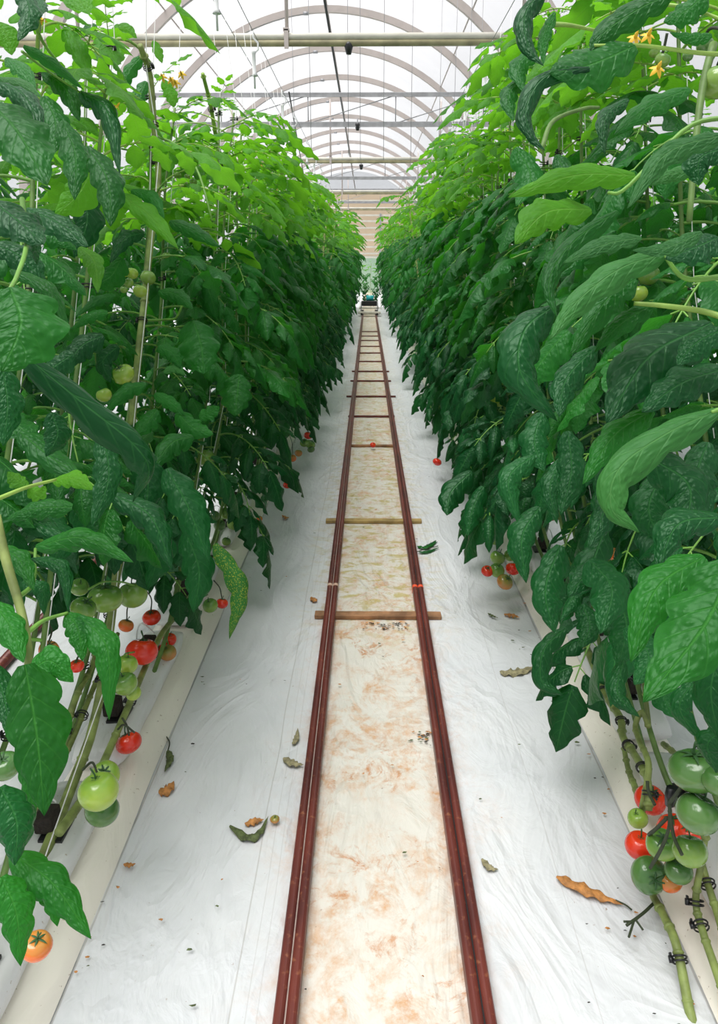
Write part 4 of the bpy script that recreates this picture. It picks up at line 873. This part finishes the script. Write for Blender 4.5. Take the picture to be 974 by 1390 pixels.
TG = [
 # left, near the bed
 (134, 1074, 26, -.66, 'lime', 'large pale green tomato against the cream film in the lower left', A, 2),
 (139, 1100, 22, -.69, 'dkgreen', 'dark olive tomato just below the large pale green one, lower left', A, 1),
 (143, 1052, 19, -.72, 'lime', 'yellow green tomato peeking out above the large pale one, lower left', A, 1),
 (175, 1008, 17, -.80, 'red', 'ripe red tomato resting on the cream film beside a clipped stem', A, 0),
 (170, 928, 16, -.72, 'green', 'pale green tomato hanging below the big ripe red one', 'tomatoes of the left clusters', 2),
 (172, 902, 14, -.74, 'lime', 'pale green tomato half hidden behind a leaf, above another green one', 'tomatoes of the left clusters', 2),
 (181, 941, 10, -.71, 'lime', 'small yellow green tomato touching a larger green one above the bed', 'tomatoes of the left clusters', 2),
 (193, 884, 21, -.80, 'red', 'big round red tomato in shade behind the slanting stem', 'tomatoes of the left clusters', 1),
 (206, 838, 12, -.86, 'red', 'bright red tomato below the pair of round green tomatoes', 'tomatoes of the left clusters', 0),
 (171, 849, 10, -.90, 'orange', 'small reddish tomato between green fruit and the big red one', 'tomatoes of the left clusters', 1),
 (180, 807, 19, -.82, 'green', 'round green tomato just to the right side of the thick stem', 'tomatoes of the left clusters', 2),
 (143, 812, 23, -.84, 'green', 'large round green tomato behind the thick clipped stem', 'tomatoes of the left clusters', 0),
 (113, 826, 17, -.86, 'green', 'green tomato beside the largest green one, away from the stem', 'tomatoes of the left clusters', 1),
 (108, 797, 12, -.95, 'green', 'dim green tomato behind leaves above the green cluster', 'tomatoes of the left clusters', 2),
 (66, 882, 13, -.86, 'orange', 'orange red tomato near the left edge above a broad leaf', 'tomatoes of the left clusters', 1),
 (104, 904, 10, -.84, 'red', 'small red tomato between the hanging leaves on the left', 'tomatoes of the left clusters', 0),
 (228, 886, 11, -.80, 'brown', 'orange brown tomato by the slanting stem beside the dark bag opening', 'tomatoes of the left clusters', 2),
 (230, 868, 9, -.82, 'red', 'small red tomato just above the orange brown one', 'tomatoes of the left clusters', 2),
 (222, 880, 7, -.84, 'red', 'tiny red tomato tucked behind the orange brown one', 'tomatoes of the left clusters', 2),
 (6, 1040, 20, -.62, 'dkgreen', 'green tomato cut by the left edge beside the grow bag', 'tomatoes of the left clusters', 1),
 (50, 1284, 20, -.60, 'orange', 'orange tomato at the bottom left corner under a leaf', 'tomatoes of the left clusters', 0),
 (285, 822, 10, -.70, 'green', 'green tomato next to a red one behind the spotted leaf', 'fruit behind the spotted leaf', 2),
 (301, 819, 8, -.70, 'red', 'red tomato beside the spotted leaf above the film edge', 'fruit behind the spotted leaf', 1),
 (319, 783, 8, -.70, 'red', 'red tomato above the spotted drooping leaf', 'fruit behind the spotted leaf', 0),
 (317, 711, 9, -.78, 'green', 'round green tomato beside a thin pale stem, mid left row', 'fruit midway down the left row', 2),
 (306, 697, 8, -.80, 'green', 'green tomato partly behind its round neighbour, mid left row', 'fruit midway down the left row', 2),
 (298, 713, 8, -.82, 'dkgreen', 'dim green tomato left of the thin pale stem, mid left row', 'fruit midway down the left row', 2),
 (307, 735, 6, -.80, 'green', 'small green tomato lowest of the mid left group', 'fruit midway down the left row', 2),
 (290, 701, 8, -.84, 'dkgreen', 'shaded green tomato at the back of the mid left group', 'fruit midway down the left row', 2),
 (390, 658, 6, -.66, 'red', 'red tomato at the leaf edge above the white film, mid left', 'distant fruit of the left row', 0),
 (418, 591, 6, -.62, 'red', 'small red tomato farthest down the left row', 'distant fruit of the left row', 0),
 (421, 603, 7, -.62, 'green', 'small green tomato under the farthest red one', 'distant fruit of the left row', 1),
 (413, 601, 6, -.66, 'green', 'small green tomato left beside the farthest green one', 'distant fruit of the left row', 1),
 (422, 610, 5, -.62, 'dkgreen', 'tiny green tomato lowest under the farthest red one', 'distant fruit of the left row', 1),
 (397, 622, 5, -.66, 'orange', 'small orange tomato above the mid left red one', 'distant fruit of the left row', 2),
 (405, 615, 5, -.66, 'brown', 'small brownish tomato beside the orange one down the left row', 'distant fruit of the left row', 2),
 (352, 704, 4, -.76, 'orange', 'tiny orange tomato showing through curled leaves on the left', 'distant fruit of the left row', 2),
 (167, 508, 15, -.84, 'lime', 'yellow green tomato beside the thick pale stem, mid height', 'fruit at mid height of the left row', 1),
 (141, 536, 10, -.84, 'lime', 'small yellow green tomato below the larger one beside the stem', 'fruit at mid height of the left row', 2),
 (278, 621, 13, -.80, 'green', 'elongated green tomato under broad leaves in the left row', 'fruit at mid height of the left row', 2),
 (264, 598, 9, -.84, 'green', 'green tomato just above the elongated one', 'fruit at mid height of the left row', 2),
 (327, 564, 6, -.78, 'green', 'small round green tomato under a pointed leaf, left row', 'fruit at mid height of the left row', 2),
 (305, 549, 4, -.80, 'lime', 'tiny yellow green tomato beside the pointed leaf, left row', 'fruit at mid height of the left row', 2),
 (163, 660, 11, -.88, 'green', 'green tomato behind the thick stem under the long glossy leaf', 'fruit at mid height of the left row', 2),
 (153, 694, 9, -.92, 'dkgreen', 'dim green tomato lowest behind the long glossy leaf', 'fruit at mid height of the left row', 2),
 (201, 377, 10, -.84, 'green', 'round green tomato touching the thick stem, largest of its cluster', 'small green fruit on the upper stem', 2),
 (190, 395, 9, -.82, 'lime', 'small green tomato below the largest of the upper stem cluster', 'small green fruit on the upper stem', 2),
 (179, 371, 8, -.82, 'lime', 'small green tomato on the upper stem cluster, highest of them', 'small green fruit on the upper stem', 2),
 (170, 370, 6, -.82, 'lime', 'pea sized green tomato at the outer end of the upper cluster', 'small green fruit on the upper stem', 2),
 (174, 384, 7, -.82, 'green', 'little green tomato in the middle of the upper stem cluster', 'small green fruit on the upper stem', 2),
 (168, 393, 5, -.82, 'green', 'tiny green tomato dangling lowest in the upper stem cluster', 'small green fruit on the upper stem', 2),
 (226, 348, 6, -.86, 'green', 'tiny green tomato across the stem from the upper cluster', 'small green fruit on the upper stem', 2),
 (241, 238, 5, -.86, 'green', 'tiny unripe tomato high in the left row under blossoms', 'tiny unripe fruit high in the left row', 2),
 (254, 240, 4, -.86, 'green', 'second tiny unripe tomato high in the left row', 'tiny unripe fruit high in the left row', 2),
 (262, 247, 5, -.86, 'green', 'third tiny unripe tomato high in the left row', 'tiny unripe fruit high in the left row', 2),
 (250, 250, 5, -.86, 'green', 'lowest tiny unripe tomato high in the left row', 'tiny unripe fruit high in the left row', 2),
 # right
 (880, 1188, 24, .64, 'dkgreen', 'green tomato with star shaped calyx facing out, lowest of the right cluster', B, 1),
 (868, 1148, 19, .66, 'red', 'bright red tomato at the aisle side of the low right cluster', B, 2),
 (899, 1146, 21, .65, 'green', 'green tomato in the middle of the low right cluster', B, 1),
 (936, 1155, 22, .67, 'green', 'green tomato at the outer side of the low right cluster', B, 2),
 (920, 1182, 18, .68, 'dkgreen', 'dark green tomato behind the lowest one of the right cluster', B, 1),
 (908, 1194, 16, .70, 'orange', 'orange tomato hidden behind the lowest green ones, right cluster', B, 2),
 (915, 1126, 23, .72, 'red', 'large red tomato at the back of the low right cluster', B, 1),
 (935, 1130, 17, .74, 'red', 'red tomato partly covered by a green one, right cluster back', B, 0),
 (882, 1085, 20, .74, 'red', 'red tomato crossed by a bare stem above the right cluster', B, 0),
 (865, 1111, 13, .70, 'lime', 'small oval yellow green tomato at the upper corner of the right cluster', B, 2),
 (942, 1046, 33, .64, 'dkgreen', 'largest dark green tomato by the right edge', B, 0),
 (947, 1104, 28, .64, 'dkgreen', 'big green tomato directly under the largest one at right edge', B, 2),
 (974, 1060, 20, .66, 'dkgreen', 'shaded green tomato cut off by the right edge', B, 2),
 (661, 775, 8, .70, 'red', 'red tomato at the aisle side of the small mid right cluster', 'fruit of the mid right cluster', 1),
 (672, 730, 10, .70, 'green', 'green tomato at the top of the mid right cluster', 'fruit of the mid right cluster', 2),
 (675, 757, 10, .70, 'green', 'green tomato in the centre of the mid right cluster', 'fruit of the mid right cluster', 2),
 (674, 774, 10, .71, 'green', 'olive tomato beside the red one in the mid right cluster', 'fruit of the mid right cluster', 2),
 (685, 790, 11, .70, 'brown', 'blushing tomato lowest in the mid right cluster', 'fruit of the mid right cluster', 1),
 (696, 772, 10, .73, 'red', 'darker red tomato at the plant side of the mid right cluster', 'fruit of the mid right cluster', 1),
 (669, 711, 8, .72, 'green', 'green tomato half under leaves above the mid right cluster', 'fruit of the mid right cluster', 2),
 (692, 754, 8, .74, 'green', 'pale tomato behind the centre of the mid right cluster', 'fruit of the mid right cluster', 2),
 (593, 627, 6, .58, 'red', 'single red tomato low at the edge of the right row, far off', 'lone fruit of the right row', 0),
 (674, 544, 10, .74, 'lime', 'yellow green tomato among leaves at mid height, right row', 'lone fruit of the right row', 2),
 (681, 463, 7, .78, 'green', 'round green tomato in shade at camera height, right row', 'lone fruit of the right row', 2),
 (626, 544, 7, .70, 'green', 'dim green tomato deep in the right row foliage', 'lone fruit of the right row', 2),
 (866, 398, 12, .62, 'lime', 'yellow green tomato near the right edge under a pale leaf', 'upper fruit of the right row', 2),
 (880, 373, 14, .66, 'green', 'green tomato behind leaves just above the yellow green one', 'upper fruit of the right row', 2),
 (899, 81, 10, .62, 'green', 'round green tomato hanging high at the top right', 'upper fruit of the right row', 2),
 (957, 62, 11, .56, 'dkgreen', 'dark green tomato hanging from a black stalk at the top right', 'upper fruit of the right row', 2),
 (933, 76, 7, .62, 'dkgreen', 'small olive tomato between two larger ones at the top right', 'upper fruit of the right row', 2),
 (972, 112, 21, .56, 'green', 'large green tomato cut by the right edge near the top', 'upper fruit of the right row', 2),
 (888, 71, 7, .64, 'green', 'small green tomato touching a larger one at the top right', 'upper fruit of the right row', 2),
 (750, 700, 7, .80, 'orange', 'small orange tomato glimpsed through dark leaves, right row', 'lone fruit of the right row', 2),
 (833, 752, 9, .66, 'orange', 'orange tomato deep in the dark right foliage', 'lone fruit of the right row', 2),
]
for a in TG:
    x, y, r, X, key, lab, grp, v = a
    tl_ = None
    if lab.startswith('green tomato with star'): tl_ = (1.15, -.25, .3)
    tomato(x, y, r, X, key, lab, grp, v, tl_)
p = pxZ(506, 604, .045); t = tag(obj('tomato', TM['red'][0], None, p), 'small red tomato lying on a tie in the middle of the track', 'tomato'); t.scale = (.026,) * 3; t.rotation_euler = (.5, .3, 0); obj('calyx', CAL, t, (0, 0, .58))
# truss stalks that carry the fruit
def truss_stalk(root, pts, X, r=.0032, m='darkstalk'):
    P = [pxX(x, y, X) for x, y in pts]; mb = MB(); mb.tube(spline(P, 12), r, 6); offset(mb, root.location); obj('truss_stalk', mb.mesh('truss_stalk', M[m]), root)
for pts in ([(908, 1085), (908, 1120), (898, 1150), (882, 1178)], [(908, 1100), (914, 1135), (925, 1160)], [(908, 1090), (920, 1075), (930, 1060)], [(905, 1110), (890, 1125), (880, 1133)], [(888, 1092), (880, 1075), (878, 1060)]): truss_stalk(MR, pts, .62, .0042)
mb = MB(); P = pxX(910, 1080, .64); mb.tube([P + V((0, 0, .02)), P + V((0, 0, .0)), P + V((0, 0, -.025))], [.012, .014, .010], 8); offset(mb, MR.location); obj('truss_clip', mb.mesh('truss_clip', M['clip']), MR)
for pts in ([(166, 975), (172, 985), (175, 998)], [(160, 990), (168, 984), (182, 994)], [(112, 1045), (125, 1035), (132, 1050)]): truss_stalk(ML, pts, -.70, .003)
for pts in ([(120, 800), (140, 790), (165, 790), (182, 795)], [(182, 885), (168, 890), (168, 915)], [(230, 850), (226, 862), (228, 875)]): truss_stalk(ML, pts, -.80, .003, 'stalk')
for pts, X in (([(205, 828), (205, 812), (194, 796)], -.84), ([(172, 842), (173, 825), (180, 812)], -.88), ([(104, 896), (112, 880), (130, 862)], -.84), ([(66, 872), (70, 855), (60, 840)], -.84), ([(301, 812), (298, 798), (290, 788)], -.70),
               ([(319, 776), (316, 762), (306, 750)], -.70), ([(418, 588), (414, 574), (408, 560)], -.56), ([(390, 653), (388, 640), (382, 628)], -.58), ([(397, 617), (396, 600), (392, 590)], -.58)):
    truss_stalk(ML2, pts, X, .0025)
truss_stalk(MR, [(593, 622), (594, 606), (598, 590)], .50, .0025)
for pts in ([(675, 700), (672, 725), (676, 760), (690, 785)],): truss_stalk(MR, pts, .72, .003)
for pts in ([(990, 42), (965, 38), (955, 52)], [(985, 70), (975, 85), (972, 98)], [(905, 45), (902, 60), (899, 72)]): truss_stalk(NR, pts, .56, .003)
# hanging empty truss at lower right
def bare_truss(name, pts_list, Z, label, r=.004):
    o0 = pxZ(*pts_list[0][0], Z); t = tag(obj(name, None, None, o0), label, 'dry stalk')
    for k, pts in enumerate(pts_list):
        mb = MB(); mb.tube(spline([pxZ(x, y, Z) - o0 for x, y in pts], 8), r if k == 0 else r * .7, 6); obj('twig', mb.mesh('twig', M['darkstalk']), t)
bare_truss('dry_stalk', [[(888, 1225), (872, 1240), (850, 1256)], [(872, 1240), (860, 1250), (846, 1251)], [(860, 1250), (853, 1272)], [(862, 1248), (872, 1262)]], .05, 'black bare fruit stalk lying by the low right stems')
bare_truss('dry_stalk', [[(262, 820), (264, 845), (266, 856)], [(263, 838), (258, 850)], [(264, 842), (270, 852)]], .10, 'small dark forked stalk on the film edge, left side', .003)

# ------------------------------------------------------------------ things lying on the floor
def floor_leaf(pts, w, m, label, Z=.012, curl=.8, cat='fallen leaf', name='fallen_leaf', stem=None, lobe=.25, group='fallen leaves on the ground cover'):
    P = [pxZ(x, y, Z + (.006 if 0 < i < len(pts) - 1 else 0)) for i, (x, y) in enumerate(pts)]; o0 = V((P[0].x, P[0].y, 0))
    rng = random.Random(int(pts[0][0])); mb = MB(); W = w * depth_of(P[0]) / F / .75
    blade(mb, [p - o0 for p in spline(P, 20)], V((0, 0, 1)), W, rng, 5, curl, 0, lobe, 5, .35, .02)
    t = tag(obj(name, mb.mesh(name, M[m]), None, o0), label, cat, group)
    so = t.modifiers.new('thick', 'SOLIDIFY'); so.thickness = .0008
    if stem:
        mb = MB(); mb.tube(spline([pxZ(x, y, Z) - o0 for x, y in stem], 8), .0022, 6); obj('leaf_stalk', mb.mesh('leaf_stalk', M['darkstalk']), t)
    return t
floor_leaf([(755, 1189), (800, 1208), (845, 1228)], 17, 'dry', 'long orange dried leaf lying by the low right tomatoes', stem=[(835, 1222), (848, 1228), (857, 1235)], lobe=.45)
floor_leaf([(312, 1120), (335, 1134), (352, 1128), (364, 1108)], 15, 'wilt', 'curled green brown leaf on the floor left of the track', curl=1.4)
floor_leaf([(332, 1118), (345, 1112), (358, 1112)], 12, 'dry', 'small dark brown leaf touching the curled green one', curl=1.2)
floor_leaf([(215, 1074), (226, 1070), (236, 1060)], 17, 'dry', 'small triangular orange leaf on the floor, left side', lobe=.1)
floor_leaf([(228, 1018), (230, 1030), (223, 1048)], 9, 'wilt', 'thin shrivelled dark leaf beside the left bed', stem=[(228, 1018), (230, 1008), (226, 1000)])
floor_leaf([(678, 912), (702, 910), (728, 904)], 16, 'drybeige', 'flat withered grey green leaf on the floor near the right bed', lobe=.5)
floor_leaf([(684, 833), (696, 834), (705, 838)], 7, 'dry', 'small orange dried leaf beside the right bed')
floor_leaf([(662, 832), (668, 835), (676, 839)], 4, 'wilt', 'thin dark shred beside a small orange leaf near the right bed')
floor_leaf([(168, 1172), (176, 1173), (184, 1172)], 7, 'dry', 'small brown flake on the left floor below the green tomatoes')
floor_leaf([(383, 699), (388, 702), (392, 702)], 5, 'dry', 'brown dried leaf on the floor beside the far left bed')
floor_leaf([(422, 810), (427, 813), (431, 815)], 7, 'dry', 'small brown curled leaf just left of the rail')
floor_leaf([(654, 1165), (664, 1176), (676, 1180)], 9, 'drybeige', 'pale brown leaf scrap right of the rail')
floor_leaf([(385, 1028), (397, 1034), (412, 1038)], 11, 'drybeige', 'yellowish papery leaf touching the left rail')
floor_leaf([(397, 1010), (402, 1000), (404, 988)], 7, 'drybeige', 'narrow papery leaf standing just above the yellowish one')
p0 = [(564, 748), (575, 745), (596, 739)]
t = floor_leaf([(566, 741), (578, 742), (594, 735)], 6, 'mid', 'fresh green sprig lying on the floor right beside the rail', stem=[(562, 750), (575, 746), (594, 741)], curl=.5, group=None)
for q in ([(568, 749), (580, 748), (596, 743)], [(576, 742), (585, 738), (592, 733)]):
    P = [pxZ(x, y, .014) - t.location for x, y in q]; mb = MB(); blade(mb, spline(P, 10), V((0, 0, 1)), .035, random.Random(2), 3, .5); obj('leaflet', mb.mesh('leaflet', M['dark']), t)
# dropped fruit scrap
p = pxZ(373, 1112, .018); t = tag(obj('fallen_fruit', TM['brown'][0], None, p), 'shrunken brownish fruit next to the curled floor leaf', 'fallen fruit'); t.scale = (.014, .014, .012); obj('calyx', CAL, t, (0, 0, .58))
# litter nobody would count
mb = MB(); rg = random.Random(12)
def flake(x, y, s, mi, z=.006):
    a = rg.random() * 6; pts = []
    for k in range(5):
        q = a + 2 * PI * k / 5; r = s * rg.uniform(.4, 1.0); pts.append((x + r * math.cos(q) * 1.3, y + r * math.sin(q) * .7, z + rg.uniform(0, .003)))
    mb.add(pts, [(0, 1, 2, 3, 4)], mi=mi)
for k in range(170):
    sx = rg.choice((-1, 1)); y = 1.1 + 8 * rg.random() ** 1.6; x = sx * (.71 - abs(rg.gauss(0, .07))) if rg.random() < .55 else rg.uniform(-.7, .7)
    flake(x, y, rg.uniform(.003, .009), rg.choice((0, 0, 1, 2)), .012)
for k in range(60):
    p = pxZ(rg.gauss(530, 18), 845 + rg.random() * 9, .008); flake(p.x, p.y, rg.uniform(.003, .010), rg.choice((1, 1, 0)))
for k in range(30):
    p = pxZ(rg.gauss(578, 9), 1000 + rg.gauss(0, 6), .008); flake(p.x, p.y, rg.uniform(.003, .009), rg.choice((1, 2, 0)))
for k in range(40):
    p = pxZ(597 + k * .6 + rg.gauss(0, 2), 1060 + k * 3.2, .008); flake(p.x, p.y, rg.uniform(.002, .006), rg.choice((1, 1, 2)))
tag(obj('litter', mb.mesh('litter', [M['dry'], M['soil'], M['wilt']], False)), 'small dry leaf crumbs scattered on the white floor', 'litter', kind='stuff')

# ------------------------------------------------------------------ light
w = bpy.data.worlds.new('World'); bpy.context.scene.world = w; w.use_nodes = True
nt = w.node_tree; bg = nt.nodes['Background']
tc = N(nt, 'ShaderNodeTexCoord'); sp = N(nt, 'ShaderNodeSeparateXYZ'); nt.links.new(tc.outputs['Generated'], sp.inputs[0])
nt.links.new(mix(nt, ramp(nt, sp.outputs[2], -.05, .28), (.62, .66, .68), (1.0, 1.0, 1.02)), bg.inputs[0]); bg.inputs[1].default_value = .62
sd = bpy.data.lights.new('sun', 'SUN'); sd.energy = 4.3; sd.angle = math.radians(42); sd.color = (1, .98, .94); so = bpy.data.objects.new('sun', sd); C.objects.link(so); so.rotation_euler = (math.radians(12), math.radians(-14), 0)
sc = bpy.context.scene
sc.view_settings.view_transform = 'Standard'; sc.view_settings.look = 'None'; sc.view_settings.exposure = .38; sc.view_settings.gamma = 1
sc.cycles.max_bounces = 8; sc.cycles.diffuse_bounces = 4; sc.cycles.transparent_max_bounces = 8; sc.cycles.transmission_bounces = 4
sc.cycles.sample_clamp_indirect = 6; sc.cycles.caustics_reflective = False; sc.cycles.caustics_refractive = False
